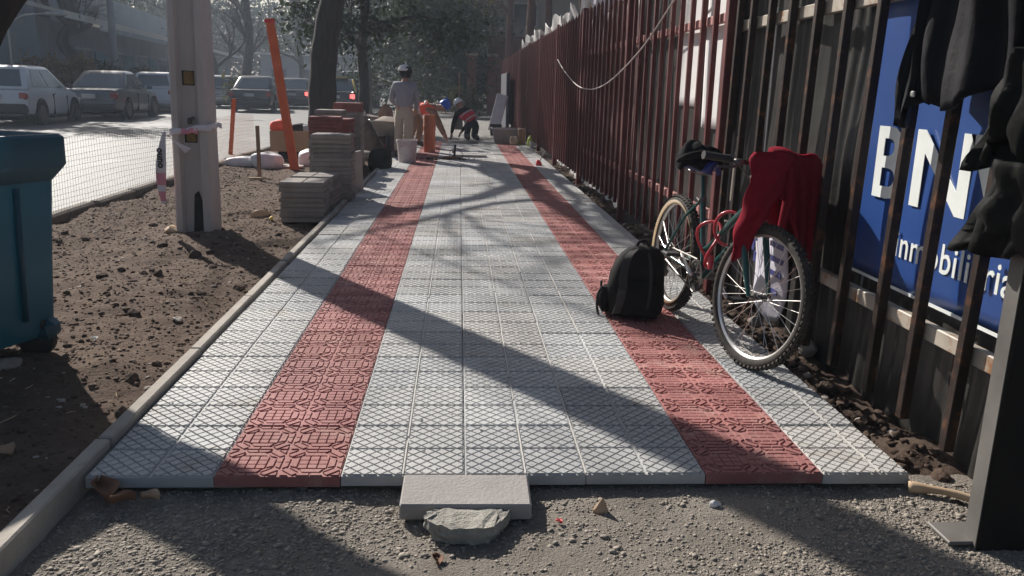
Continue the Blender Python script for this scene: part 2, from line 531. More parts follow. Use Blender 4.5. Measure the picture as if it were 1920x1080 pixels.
m_bark = mat("dark_bark", (0.012, 0.008, 0.007), (0.036, 0.024, 0.019), scale=7, rough=0.95, bump=1.0, bscale=16, world_co=True, stretch=(2.2, 2.2, .3))
m_bark2 = mat("grey_bark", (0.028, 0.023, 0.020), (0.055, 0.046, 0.04), scale=6, rough=0.95, bump=0.6, bscale=14, world_co=True, stretch=(2, 2, .4))
m_barkred = mat("reddish_bark", (0.14, 0.06, 0.04), (0.20, 0.10, 0.07), scale=5, rough=0.95, bump=0.6, bscale=14, world_co=True, stretch=(2, 2, .4))
m_leafd = leaf_mat("dark_leaf", (0.012, 0.020, 0.012), (0.028, 0.040, 0.022), 0.2)
m_leafo = leaf_mat("olive_leaf", (0.035, 0.04, 0.02), (0.065, 0.065, 0.032), 0.28)
m_leafr = leaf_mat("rusty_leaf", (0.11, 0.06, 0.03), (0.16, 0.10, 0.05), 0.35)
m_leafb = leaf_mat("blue_green_leaf", (0.016, 0.024, 0.021), (0.032, 0.044, 0.036), 0.2)
m_dry = mat("dry_leaf", (0.36, 0.23, 0.14), (0.50, 0.36, 0.25), scale=20, rough=0.8)
m_drydk = mat("brown_leaf", (0.14, 0.06, 0.035), (0.22, 0.11, 0.06), scale=20, rough=0.8)
m_orange = mat("orange_paint", (0.62, 0.10, 0.022), (0.72, 0.14, 0.035), scale=5, rough=0.6, spots=(0.45, 0.12, 0.05), spot_scale=9, spot_at=0.7)
m_ornet = mat("orange_netting", (0.60, 0.20, 0.07), (0.7, 0.26, 0.1), scale=5, rough=0.6)
m_netgrey = mat("dark_netting", (0.07, 0.06, 0.05), (0.11, 0.09, 0.08), scale=5, rough=0.7)  # near half of the net, darker than the orange half
m_wood = mat("weathered_wood", (0.24, 0.14, 0.085), (0.33, 0.21, 0.135), scale=6, rough=0.85, bump=0.3, stretch=(4, 4, .5))
m_woodlt = mat("pale_wood", (0.42, 0.29, 0.18), (0.52, 0.38, 0.25), scale=6, rough=0.85, stretch=(4, .6, 4))
m_card = mat("cardboard", (0.33, 0.21, 0.115), (0.39, 0.26, 0.15), scale=3, rough=0.9)
m_bag = mat("white_sack", (0.56, 0.56, 0.58), (0.68, 0.68, 0.70), scale=5, rough=0.55, bump=0.5, bscale=9)
m_brownsack = mat("dusty_brown_sack", (0.16, 0.125, 0.10), (0.25, 0.20, 0.165), scale=5, rough=0.9, bump=0.5, bscale=9)
m_vest = mat("orange_red_vest", (0.78, 0.085, 0.04), (0.88, 0.12, 0.06), scale=6, rough=0.7)
m_vestr = mat("red_vest", (0.60, 0.03, 0.05), (0.70, 0.05, 0.07), scale=6, rough=0.7)
m_reflect = mat("vest_stripe", (0.45, 0.38, 0.38), (0.5, 0.44, 0.43), scale=6, rough=0.4)
m_skin = mat("skin", (0.36, 0.20, 0.14), (0.42, 0.25, 0.18), scale=6, rough=0.6)
m_sweat = mat("grey_sweatshirt", (0.24, 0.235, 0.27), (0.30, 0.295, 0.33), scale=5, rough=0.9, bump=0.4, bscale=7)
m_beige = mat("beige_trousers", (0.40, 0.33, 0.26), (0.48, 0.41, 0.33), scale=5, rough=0.9, bump=0.4, bscale=8)
m_navy = mat("navy_trousers", (0.022, 0.025, 0.04), (0.04, 0.043, 0.06), scale=5, rough=0.9)
m_browntr = mat("brown_trousers", (0.20, 0.12, 0.075), (0.27, 0.17, 0.11), scale=5, rough=0.9)
m_boot = mat("work_boot", (0.05, 0.035, 0.025), (0.08, 0.055, 0.04), scale=7, rough=0.8)
m_hblue = mat("blue_helmet", (0.02, 0.09, 0.45), (0.03, 0.11, 0.5), scale=3, rough=0.35)
m_hwhite = mat("white_helmet", (0.66, 0.66, 0.66), (0.72, 0.72, 0.71), scale=3, rough=0.35)
m_blackcap = mat("black_hood", (0.014, 0.014, 0.016), rough=0.7)
m_bucket = mat("cement_stained_bucket", (0.46, 0.40, 0.41), (0.56, 0.50, 0.50), scale=9, rough=0.7, spots=(0.40, 0.22, 0.24), spot_scale=7, spot_at=0.62)
m_trough = mat("grey_trough_plastic", (0.27, 0.255, 0.235), (0.34, 0.32, 0.30), scale=6, rough=0.75)
m_rust = mat("rusty_orange_pipe", (0.42, 0.12, 0.05), (0.52, 0.17, 0.075), scale=5, rough=0.7, spots=(0.58, 0.36, 0.26), spot_scale=4, spot_at=0.66)
m_yelgreen = mat("lime_plastic", (0.42, 0.55, 0.05), (0.5, 0.62, 0.08), scale=4, rough=0.4)
m_redp = mat("red_plastic", (0.6, 0.03, 0.04), (0.68, 0.06, 0.06), scale=4, rough=0.4)
m_yel = mat("yellow_peel", (0.75, 0.5, 0.06), (0.8, 0.58, 0.1), scale=4, rough=0.5)
m_pink = mat("tape_pink", (0.66, 0.22, 0.30), (0.72, 0.3, 0.36), scale=6, rough=0.4)
m_tapew = mat("tape_white", (0.66, 0.61, 0.66), (0.74, 0.69, 0.72), scale=6, rough=0.4)
m_ink = mat("tape_ink", (0.012, 0.012, 0.012), rough=0.5)
m_ochre = mat("ochre_wood_plug", (0.20, 0.12, 0.04), (0.28, 0.18, 0.06), scale=12, rough=0.9)
m_glass = mat("car_glass", (0.07, 0.095, 0.11), (0.09, 0.12, 0.135), scale=1, rough=0.05, spec=0.9)
m_cw = mat("car_white", (0.62, 0.63, 0.65), (0.66, 0.67, 0.69), scale=1, rough=0.3, coat=0.6)
m_cg = mat("car_grey", (0.11, 0.118, 0.125), (0.13, 0.138, 0.145), scale=1, rough=0.28, metal=0.3, coat=0.6)
m_cs = mat("car_silver", (0.30, 0.30, 0.31), (0.34, 0.34, 0.35), scale=1, rough=0.3, metal=0.3, coat=0.6)
m_cd = mat("car_black", (0.02, 0.022, 0.025), (0.028, 0.03, 0.033), scale=1, rough=0.25, coat=0.7)
m_cb = mat("van_dark_blue", (0.022, 0.035, 0.05), (0.03, 0.045, 0.06), scale=1, rough=0.35, coat=0.5)
m_cy = mat("taxi_yellow", (0.62, 0.42, 0.03), (0.68, 0.46, 0.04), scale=1, rough=0.35, coat=0.5)
m_bump = mat("bumper_plastic", (0.03, 0.03, 0.032), (0.045, 0.045, 0.047), scale=4, rough=0.6)
m_tail = mat("tail_lamp_red", (0.34, 0.015, 0.02), (0.4, 0.03, 0.03), scale=4, rough=0.2, coat=0.5)
m_brake = mat("brake_lamp_lit", (0.7, 0.04, 0.03), (0.8, 0.06, 0.05), scale=4, rough=0.3, emit=(1.0, 0.10, 0.09), emit_s=2.2)
m_plate = mat("number_plate", (0.55, 0.54, 0.52), (0.6, 0.59, 0.57), scale=4, rough=0.5)
m_wallb = mat("blue_grey_wall", (0.16, 0.19, 0.22), (0.21, 0.24, 0.27), scale=1.2, rough=0.9, world_co=True)
m_wallg = mat("grey_render", (0.24, 0.255, 0.275), (0.30, 0.315, 0.335), scale=0.8, rough=0.9, world_co=True)
m_wallt = mat("teal_wall", (0.10, 0.18, 0.22), (0.13, 0.22, 0.26), scale=1.2, rough=0.9, world_co=True)
m_beigew = mat("beige_render", (0.50, 0.41, 0.33), (0.58, 0.49, 0.40), scale=1.2, rough=0.9, world_co=True)
m_eave = mat("pale_eave", (0.55, 0.54, 0.49), (0.62, 0.61, 0.55), scale=2, rough=0.8, world_co=True)
m_roof = mat("roof_sheet", (0.17, 0.165, 0.16), (0.22, 0.21, 0.2), scale=2, rough=0.8, world_co=True)
m_winf = mat("window_dark", (0.03, 0.035, 0.04), rough=0.1)
m_brick = mat("red_brick_pillar", (0.24, 0.09, 0.06), (0.32, 0.13, 0.09), scale=4, rough=0.9, world_co=True)

# ------------------------------------------------------------------ setting
b = MB()
b.add([(-220, -60, -0.32), (220, -60, -0.32), (220, 380, -0.32), (-220, 380, -0.32)], [(0, 1, 2, 3)])
tag(b.build("ground", m_ground, fixn=False), "bare brown earth far around the street", "ground", kind="structure")


def terrain(name, x0, x1, y0, y1, step, hfun, m):
    nx, ny = int((x1 - x0) / step) + 1, int((y1 - y0) / step) + 1
    X, Y = np.meshgrid(np.linspace(x0, x1, nx), np.linspace(y0, y1, ny), indexing='ij')
    Z = hfun(X, Y)
    V = np.stack([X, Y, Z], -1).reshape(-1, 3)
    I = np.arange(nx * ny).reshape(nx, ny)
    F = np.stack([I[:-1, :-1], I[1:, :-1], I[1:, 1:], I[:-1, 1:]], -1).reshape(-1, 4)
    return put(name, np_mesh(name, V, F, m, True))


def soil_h(X, Y):
    z = -0.055 + 0.026 * vnoise(X, Y, 3, 3, 1.6) + 0.010 * vnoise(X, Y, 5, 4, 9) + 0.004 * np.abs(vnoise(X, Y, 8, 2, 34))
    edge = np.clip((X + 1.28) / 0.25 + 1, 0, 1)
    z = z - edge * 0.022
    pole = np.exp(-(((X + 2.15) / .45) ** 2 + ((Y - 4.35) / .5) ** 2))
    return z + 0.05 * pole


def grav_h(X, Y):
    return -0.062 + 0.010 * vnoise(X, Y, 21, 3, 2.2) + 0.003 * vnoise(X, Y, 22, 3, 24)


def rub_h(X, Y):
    return -0.085 + 0.045 * vnoise(X, Y, 31, 3, 3.5) + 0.025 * np.abs(vnoise(X, Y, 33, 3, 20))


tag(terrain("soil", -3.72, -1.262, -1.6, 9.0, 0.03, soil_h, m_soil), "brown churned soil strip between the kerbs", "soil", kind="structure")
tag(terrain("soil", -3.72, -1.262, 8.995, 24.0, 0.08, soil_h, m_soil), "brown soil strip farther off under the stacks and sacks", "soil", kind="structure")
tag(terrain("gravel_path", -1.262, 2.6, -1.7, 0.10, 0.02, grav_h, m_gravel), "rough grey gravel bed in front of the new paving", "gravel path", kind="structure")
tag(terrain("fence_trench", 1.40, 2.2, 0.05, 14.0, 0.03, rub_h, m_clod), "dark loose earth along the foot of the fence", "earth strip", kind="structure")
b = MB(); b.box((1.75, 24, -0.17), (0.7, 20, 0.2))
tag(b.build("earth_strip", m_ground), "plain earth strip along the far end of the fence", "earth strip", kind="structure")
b = MB(); b.box((-8.35, 70, -0.17), (9.2, 160, 0.3))
tag(b.build("road", m_road), "grey asphalt street in glaring sun with parked cars", "road", kind="structure")
b = MB(); b.box((-15.6, 70, -0.12), (5.2, 160, 0.3), ch=0.02)
tag(b.build("far_pavement", m_farwalk), "pale pavement on the far side of the street", "pavement", kind="structure")
b = MB(); b.box((-0.3, 52, -0.24), (6.6, 70, 0.36))
tag(b.build("far_footpath", m_mortar), "unpaved grey footpath beyond the kneeling workers", "footpath", kind="structure")

# pavement bedding, and every tile a part of it
b = MB(); b.box((0.14, 8.45, -0.20), (2.66, 16.8, 0.30))
pave = b.build("pavement", m_mortar)
tag(pave, "new pavement of grey and red patterned tiles with two red bands", "pavement", kind="structure")


def clip_poly(poly, x0, x1, y0, y1):
    for ax, lim, sg in ((0, x0, 1), (0, x1, -1), (1, y0, 1), (1, y1, -1)):
        out = []
        for i in range(len(poly)):
            p, q = poly[i], poly[(i + 1) % len(poly)]
            a, c = (p[ax] - lim) * sg, (q[ax] - lim) * sg
            if a >= 0: out.append(p)
            if a * c < 0:
                t = a / (a - c)
                out.append((p[0] + (q[0] - p[0]) * t, p[1] + (q[1] - p[1]) * t))
        poly = out
        if len(poly) < 3: return []
    return poly


def area(p):
    return 0.5 * sum(p[i][0] * p[(i + 1) % len(p)][1] - p[(i + 1) % len(p)][0] * p[i][1] for i in range(len(p)))


def inset(poly, d):
    """inset of a convex polygon by clipping with its moved edges"""
    if area(poly) < 0: poly = poly[::-1]
    res = list(poly)
    n = len(poly)
    for i in range(n):
        p, q = poly[i], poly[(i + 1) % n]
        ex, ey = q[0] - p[0], q[1] - p[1]
        l = math.hypot(ex, ey)
        if l < 1e-6: continue
        nx, ny = -ey / l, ex / l
        out = []
        for k in range(len(res)):
            a, c = res[k], res[(k + 1) % len(res)]
            da = (a[0] - p[0]) * nx + (a[1] - p[1]) * ny - d
            dc = (c[0] - p[0]) * nx + (c[1] - p[1]) * ny - d
            if da >= 0: out.append(a)
            if da * dc < 0:
                t = da / (da - dc)
                out.append((a[0] + (c[0] - a[0]) * t, a[1] + (c[1] - a[1]) * t))
        res = out
        if len(res) < 3: return []
    return res


def motif_diamond(u=0.2, n=4, mg=0.0035):
    d = u / n; out = []
    for i in range(-1, 2 * n + 2):
        for j in range(-1, 2 * n + 2):
            if (i + j) % 2: continue
            cx, cy = i * d / 2, j * d / 2
            p = clip_poly([(cx - d / 2, cy), (cx, cy - d / 2), (cx + d / 2, cy), (cx, cy + d / 2)], mg, u - mg, mg, u - mg)
            if len(p) >= 3 and abs(area(p)) > 2e-5: out.append(p)
    return out


def motif_octagon(u=0.2):
    P = []
    for i in range(3):
        for j in range(3):
            x0, x1 = .26 + i * .16, .26 + (i + 1) * .16
            y0, y1 = .27 + j * .1533, .27 + (j + 1) * .1533
            P.append([(x0, y0), (x1, y0), (x1, y1), (x0, y1)])
    for k in range(4):
        def rt(x, y):
            x, y = x - .5, y - .5
            for _ in range(k): x, y = -y, x
            return (x + .5, y + .5)
        P.append([rt(.30, .745), rt(.70, .745), rt(.64, .87), rt(.36, .87)])
        P.append([rt(.11, .68), rt(.24, .72), rt(.28, .76), rt(.32, .89)])
        P.append([rt(.02, .78), rt(.10, .70), rt(.30, .90), rt(.22, .98)])
        P.append([rt(.02, .98), rt(.02, .82), rt(.18, .98)])
        P.append([rt(.345, .89), rt(.498, .89), rt(.498, .985), rt(.265, .985)])
        P.append([rt(.502, .89), rt(.655, .89), rt(.735, .985), rt(.502, .985)])
    return [[(x * u, y * u) for x, y in p] for p in P]


def tile_mesh(name, w, polys, m, groove=0.0030, depth=0.0060, th=0.040):
    """one 0.4 m (or cut) tile, origin at its lower left corner, top at z = 0"""
    B = MB()
    g = 0.0015
    B.box((w / 2, 0.2, -th / 2 - depth / 2), (w - 2 * g, 0.4 - 2 * g, th - depth))
    vs = []; fs = []
    for mx in range(2):
        for my in range(2):
            for p in polys:
                q = clip_poly([(x + mx * .2, y + my * .2) for x, y in p], 0.003, w - 0.003, 0.003, 0.397)
                if len(q) < 3 or abs(area(q)) < 1e-5: continue
                lo = inset(q, groove * .45); hi = inset(q, groove * 1.15)
                if len(lo) < 3 or len(hi) != len(lo): 
                    continue
                o = len(vs); n = len(lo)
                vs += [(x, y, -depth - .0003) for x, y in lo] + [(x, y, 0) for x, y in hi]
                fs.append(tuple(o + n + k for k in range(n)))
                for k in range(n):
                    fs.append((o + k, o + (k + 1) % n, o + n + (k + 1) % n, o + n + k))
    B.add(vs, fs)
    return B.mesh(name, m, 0, fixn=False)


_md, _mo = motif_diamond(), motif_octagon()
me_w = tile_mesh("paving_tile", 0.4, _md, m_tile)
me_r = tile_mesh("paving_tile", 0.4, _mo, m_tred, groove=0.0024, depth=0.0045)
me_c = tile_mesh("paving_tile", 0.3, _md, m_tile)
rt_ = random.Random(3)
for row in range(42):
    if row * 0.4 > 16.7: break
    for c, (x, me) in enumerate([(-1.2, me_w), (-.8, me_r), (-.4, me_w), (0, me_w), (.4, me_w), (.8, me_r), (1.2, me_c)]):
        if row >= 38 and c in (2, 3) and row > 39: continue
        o = put("paving_tile", me, pave)
        o.location = (x + rt_.uniform(-.0008, .0008), row * .4 + rt_.uniform(-.0008, .0008), rt_.uniform(-.0022, .0022))
        o.rotation_euler = (rt_.uniform(-.004, .004), rt_.uniform(-.004, .004), rt_.uniform(-.0016, .0016))
# pale grout squeezed up in the long joints
b = MB()
for x in (-0.2, 0.2, 0.4, 0.6, 1.4):
    y = 0.01
    while y < 13:
        l = rt_.uniform(.25, 1.1)
        if rt_.random() < 0.8:
            b.box((x + rt_.uniform(-.0007, .0007), y + l / 2, -0.003), (0.0052, l, 0.004))
        y += l + rt_.uniform(.02, .25)
gr = b.build("grout_line", m_grout, pave, fixn=False); gr['kind'] = 'stuff'

# edging kerbs
ek = thing("edging_kerb", "thin pale concrete edging along the left side of the new paving", "kerb", (-1.236, 0, 0))
y = -1.75
i = 0
while y < 17:
    b = MB(); b.box((0, .495, -.06), (.052, .985, .16), ch=.006)
    o = b.build("kerb_stone", m_kerb, ek)
    o.location = (rt_.uniform(-.003, .003), y, .002 + rt_.uniform(-.005, .005)); o.rotation_euler = (0, 0, rt_.uniform(-.003, .003))
    y += 1.0
rk = thing("road_kerb", "low brown kerb stones between the soil and the street", "kerb", (-3.68, 0, 0))
y = 1.0
while y < 26:
    b = MB(); b.box((0, .49, -.10), (.12, .97, .24), ch=.02)
    o = b.build("kerb_stone", m_kerb2, rk)
    o.location = (rt_.uniform(-.02, .02), y, rt_.uniform(-.012, .012)); o.rotation_euler = (0, 0, rt_.uniform(-.015, .015))
    y += 1.0

# loose stones and pebbles that nobody could count
n = 52000
P = np.stack([NR.uniform(-1.2, 1.75, n), NR.uniform(-.95, 0.03, n), np.zeros(n)], 1)
dens = vnoise(P[:, 0], P[:, 1], 44, 3, 2.0)
keep = (dens + NR.uniform(-.6, .6, n)) > -0.30
P = P[keep]; P[:, 2] = grav_h(P[:, 0], P[:, 1])
S = NR.lognormal(-5.80, .45, len(P)).clip(.002, .012)
P[:, 2] += S * .15
tag(put("gravel", scatter_stones("gravel", P, S, m_pebble, .5, 5)), "small grey pebbles strewn over the gravel bed", "gravel", kind="stuff")
n = 30000
P = np.stack([NR.uniform(-3.6, -1.3, n), -1.0 + 13.5 * NR.random(n) ** 1.6, np.zeros(n)], 1)
P[:, 2] = soil_h(P[:, 0], P[:, 1])
S = NR.lognormal(-5.35, .55, n).clip(.002, .02)
P[:, 2] += S * .1
tag(put("soil_crumbs", scatter_stones("soil_crumbs", P, S, m_clod, .65, 6)), "brown earth crumbs lying all over the soil strip", "earth crumbs", kind="stuff")
n = 900
P = np.stack([NR.uniform(-3.6, -1.3, n), NR.uniform(-1.4, 12, n), np.zeros(n)], 1)
P[:, 2] = soil_h(P[:, 0], P[:, 1])
S = NR.lognormal(-4.75, .4, n).clip(.004, .022)
tag(put("soil_pebbles", scatter_stones("soil_pebbles", P, S, m_stone, .6, 8)), "pale pebbles scattered in the brown soil", "pebbles", kind="stuff")
n = 2600
P = np.stack([NR.normal(1.60, .07, n).clip(1.505, 1.9), NR.uniform(-.1, 12, n), np.zeros(n)], 1)
P[:, 2] = rub_h(P[:, 0], P[:, 1])
S = NR.lognormal(-4.6, .5, n).clip(.004, .030)
tag(put("fence_rubble", scatter_stones("fence_rubble", P, S, m_clod, .75, 9)), "dark crumbly rubble lining the fence foot", "rubble", kind="stuff")

# blown sand and mortar crumbs on the new tiles
n = 5200
P = np.stack([NR.uniform(-1.19, 1.49, n), 9.0 * NR.random(n) ** 1.8, np.zeros(n)], 1)
d_ = vnoise(P[:, 0], P[:, 1], 77, 3, 1.4) + .5 * np.exp(-((P[:, 0] - 1.45) / .18) ** 2) + .35 * np.exp(-((P[:, 0] + 1.17) / .12) ** 2) + .25 * np.exp(-(P[:, 1] / .15) ** 2)
P = P[d_ + NR.uniform(-.35, .35, n) > .22]
S = NR.lognormal(-6.5, .45, len(P)).clip(.0008, .006)
P[:, 2] = .0012 + S * .3
tag(put("sand_grains", scatter_stones("sand_grains", P, S, m_pebble, .6, 15)), "loose sand and mortar grains strewn on the new tiles", "sand", kind="stuff")
# twigs and straw in the soil
B_ = MB(); rt3 = random.Random(8)
for i in range(210):
    x, y = rt3.uniform(-3.4, -1.34), -.9 + 9 * rt3.random() ** 1.5
    z = float(soil_h(np.array([x]), np.array([y]))[0]) + .008
    a = rt3.uniform(0, 6.28); l = rt3.uniform(.02, .09)
    B_.tube([(x, y, z), (x + math.cos(a) * l * .5, y + math.sin(a) * l * .5, z + rt3.uniform(0, .012)), (x + math.cos(a + .4) * l, y + math.sin(a + .4) * l, z)], [.0022, .0018, .001], 4)
tag(B_.build("twigs", m_woodlt, fixn=False), "straw and little twigs scattered over the soil strip", "twigs", kind="stuff")

# ------------------------------------------------------------------ fence
FX = 1.66
POSTS = [-0.35, 2.80, 5.98, 9.10, 12.15, 15.2, 18.25, 21.3, 24.35, 27.4, 30.4]
fn = thing("brown_fence", "near dark brown bay of the steel picket fence with rusty pale rails", "fence", (FX, 0, 0), group="bays of the picket fence")
fm = thing("maroon_fence", "long maroon steel picket fence running away along the paving", "fence", (FX, 0, 0), group="bays of the picket fence")


def picket(y, par, m, w, x=-0.02, top=2.22, bot=0.06, lean=0.0):
    B = MB(); B.box((0, 0, (top + bot) / 2), (w, w, top - bot), ch=.003)
    B.add([(-w / 2, -w / 2, top), (w / 2, -w / 2, top), (w / 2, w / 2, top), (-w / 2, w / 2, top), (0, 0, top + .05)],
          [(0, 1, 4), (1, 2, 4), (2, 3, 4), (3, 0, 4)])
    key = (m.name, w)
    if key not in PK: PK[key] = B.mesh("picket", m, 0)
    o = put("picket", PK[key], par)
    o.location = (x, y, 0); o.rotation_euler = (lean, 0, 0)
    return o


PK = {}
rf = random.Random(5)
# near bay
for y in (0.03, .32, .59, .92, 1.22, 1.53, 1.83, 2.13, 2.43, 2.66):
    picket(y + .012, fn, m_brown, .037, lean=rf.uniform(.030, .042))
for z in (.405, 1.625):
    B = MB(); B.box((0.022, 1.225, z), (.035, 3.03, .06), ch=.004)
    B.build("rail", m_rail, fn)
B = MB(); B.box((-0.08, -.352, 1.1), (.16, .07, 2.6), ch=.006)
fp = B.build("fence_post", m_post, fn)
B = MB(); B.box((-0.1615, -.352, 1.1), (.003, .058, 2.58))
B.build("lit_side_strip", m_edge, fp)  # lighter strip paints the sunlit side of the black post
B = MB(); B.box((-.17, -.31, -.048), (.13, .12, .012), ch=.003)
B.build("base_plate", m_edge, fn)
# maroon bays
for i in range(1, len(POSTS)):
    B = MB(); B.box((-0.005, POSTS[i], 1.08), (.075, .075, 2.42), ch=.006)
    B.build("fence_post", m_maroon, fm)
    if i + 1 < len(POSTS):
        y0, y1 = POSTS[i], POSTS[i + 1]
        for z in (.42, 1.70):
            B = MB(); B.box((0.026, (y0 + y1) / 2, z), (.04, y1 - y0 - .08, .058), ch=.004)
            B.build("rail", m_railm, fm)
        k = 11
        n_ = k if i < 6 else 14
        for j in range(1, n_):
            picket(y0 + (y1 - y0) * j / n_, fm, m_maroon, .034, top=2.2 + rf.uniform(-.02, .02), lean=rf.uniform(-.004, .004))


def wavy_sheet(y0, y1, z0, z1, x, amp, seed, th=.003, nu=40, nv=26, f=2.6, fold=0.0):
    ys = np.linspace(0, 1, nu + 1); 
    B = MB()
    ph = seed * 1.7

    def fnc(u, v):
        y = y0 + (y1 - y0) * u; z = z0 + (z1 - z0) * v
        dx = amp * (math.sin(y * f * 2.1 + ph + .8 * math.sin(z * 1.9 + ph)) * .6 + math.sin(y * 5.3 + z * 2.3 + ph * 2) * .4 + .5 * math.sin(z * 3.1 + y * 1.1 + ph))
        dx += fold * math.sin(y * 62 + 2.2 * math.sin(z * 2.1 + y * 1.3) + 1.1 * math.sin(z * 4.7)) * (.55 + .45 * math.sin(y * 9 + z * 1.7))
        return (x + dx, y, z)
    return B.sheet(fnc, nu, nv, th)


# sheeting fixed behind the pickets
tag(wavy_sheet(1.03, 2.74, -.08, 2.35, 1.775, .022, 1, nu=190, nv=44, fold=.012).build("black_sheeting", m_black_sheet, smooth=2), "wavy black plastic sheeting behind the dark pickets beside the bicycle", "sheeting")
tag(wavy_sheet(-.30, 1.025, -.08, .50, 1.775, .012, 2, nu=120, nv=16, fold=.008).build("black_sheeting", m_black_sheet, smooth=2), "scuffed black sheeting below the blue banner", "sheeting")
for i in range(1, len(POSTS) - 1):
    s_ = wavy_sheet(POSTS[i] + .045, POSTS[i + 1] - .045, .02, 2.15 if i > 1 else 2.3, 1.765, .014, 3 + i, nu=24, nv=16)
    lab = ["", "dark maroon sheeting behind the pickets, with white banner in front of it", "dark maroon sheeting behind the loop of hanging cable"]
    o = s_.build("maroon_sheeting", m_mar_sheet if i > 1 else m_black_sheet, smooth=2)
    tag(o, lab[i] if i < 3 else "maroon sheeting behind the far pickets of the fence", "sheeting", None if i < 3 else "far maroon sheeting")
# white banner pieces in the first maroon bay
wb = wavy_sheet(2.88, 3.62, .98, 2.32, 1.742, .012, 9, nu=24, nv=16).build("white_banner", m_white_sheet, smooth=2)
tag(wb, "white plastic banner behind the maroon pickets above the saddle", "banner")
wb2 = wavy_sheet(3.75, 4.35, 1.12, 2.32, 1.742, .012, 10, nu=20, nv=16).build("white_banner", m_white_sheet, smooth=2)
tag(wb2, "white plastic banner strip, the farther one behind the maroon pickets", "banner")
# torn white plastic along the fence top
def torn(y0, y1, zt, seed, m):
    rs = random.Random(seed); ph = rs.uniform(0, 6)
    B = MB(); n = int((y1 - y0) / .10)
    lo = [zt - rs.uniform(.10, .34) for _ in range(n + 1)]

    def fnc(u, v):
        i = min(int(u * n), n); y = y0 + (y1 - y0) * u
        top = zt + .06 * math.sin(y * 3 + ph) + .03 * math.sin(y * 9)
        return (1.70 + .03 * math.sin(y * 5 + v * 3) - .05 * v, y, lo[i] + (top - lo[i]) * v)
    return B.sheet(fnc, n, 4, .004).build("torn_plastic", m, smooth=1.5)
tag(torn(6.3, 8.9, 2.42, 1, m_pale), "greyish torn plastic sheet drooping over the nearer fence top", "plastic sheet")
tag(torn(9.0, 9.8, 2.52, 2, m_white_sheet), "bright torn plastic flap standing up on the fence top", "plastic sheet")
tag(torn(10.2, 14.9, 2.42, 3, m_white_sheet), "ragged white plastic strip along the middle of the fence top", "plastic sheet")
tag(torn(15.3, 21.2, 2.44, 4, m_white_sheet), "ragged white plastic strip along the far fence top", "plastic sheet")
B = MB(); B.sheet(lambda u, v: (1.775 + .012 * math.sin(u * 40 + v * 5), 6.4 + 6.5 * u, -.16 + (.20 + .10 * math.sin(u * 23) + .05 * math.sin(u * 51)) * v), 60, 3, .02)
tag(B.build("plaster_patch", m_white_sheet, smooth=2), "rough whitish plaster smeared along the foot of the maroon fence", "plaster")

# blue banner with its lettering
def ban(u, v):
    y = 1.04 - 1.345 * u; z = .49 + 1.61 * v
    return (1.725 + .006 * math.sin(y * 7 + z * 3) + .004 * math.sin(z * 6), y, z)
B = MB(); B.sheet(ban, 40, 30, .003)
bn = B.build("blue_banner", m_blue_banner, smooth=2)
tag(bn, "dark blue advertising banner with white lettering behind the dark pickets", "banner")
for y_, w_, zc, h_ in ((1.046, .014, 1.29, 1.6),):
    B = MB(); B.box((1.719, y_, zc), (.004, w_, h_)); B.build("white_border", m_print_white, bn)
B = MB(); B.box((1.716, .37, .485), (.004, 1.34, .012)); B.build("white_border", m_print_white, bn)
TXM = Matrix(((0, 0, -1, 0), (-1, 0, 0, 0), (0, 1, 0, 0), (0, 0, 0, 1)))   # text x -> -Y, text y -> +Z, facing -X


def put_text(s, size, m, par, y, z, x, spacing=1.0, bold=0.0, sx=1.0):
    me = text_mesh("lettering", s, size, m, spacing=spacing, bold=bold)
    o = put("lettering", me, par)
    o.matrix_local = Matrix.Translation((x, y, z)) @ TXM @ Matrix.Diagonal((sx, 1, 1, 1))
    return o


put_text("B", .405, m_print_white, bn, .935, .83, 1.712, bold=.006, sx=1.1)
put_text("N", .405, m_print_white, bn, .645, .83, 1.712, bold=.006, sx=1.35)
put_text("V", .405, m_print_white, bn, .265, .83, 1.712, bold=.006, sx=1.35)
put_text("inmobiliaria", .152, m_print_white, bn, .675, .615, 1.712, spacing=1.05, bold=.001, sx=.98)
# light slit at the seam of two black sheets, made as a white strip
B = MB(); B.box((1.735, 2.26, 1.20), (.004, .016, 1.0))
tag(B.build("light_slit_strip", m_white_sheet), "thin white strip standing for the light slit between two black sheets", "strip")

# printed pale sack hanging behind the front wheel
def sackf(u, v):
    z = .58 - .46 * v
    w = .34 * (1 - .35 * v ** 3)
    return (1.565 + .02 * math.sin(u * 5 + v * 3), 1.86 - (.06 * v) - w * u * 1.5, z + .03 * math.sin(u * 6))
B = MB(); B.sheet(sackf, 14, 12, .006)
ps = B.build("printed_sack", m_pale, smooth=2)
tag(ps, "pale plastic sack with navy printed bars hanging on the fence behind the wheel", "sack")
B = MB()
for k, (z, l) in enumerate(((.50, .17), (.43, .19), (.36, .17), (.27, .12))):
    B.box((1.545, 1.46, z), (.003, l, .026), Matrix.Rotation(0, 4, 'X'))
B.build("printed_bars", m_print_navy, ps)
B = MB()
for i in range(3):
    for j in range(2):
        if (i + j) % 2 == 0: B.box((1.543, 1.74 + .035 * j, .50 - .055 * i), (.003, .034, .053))
B.build("printed_checks", m_print_navy, ps)
# print on the lower banner part seen through the pickets

# hanging cable
cb = MB(); cb.tube(spline([(1.60, 11.75, 1.70), (1.60, 10.6, 1.47), (1.58, 8.8, 1.255), (1.57, 7.0, 1.27), (1.57, 5.2, 1.55), (1.58, 4.1, 1.87), (1.60, 3.4, 2.12), (1.63, 3.05, 2.25)], 8), .0075, 6)
tag(cb.build("hanging_cable", m_cable, smooth=3), "pale cable looping down across the maroon fence", "cable")

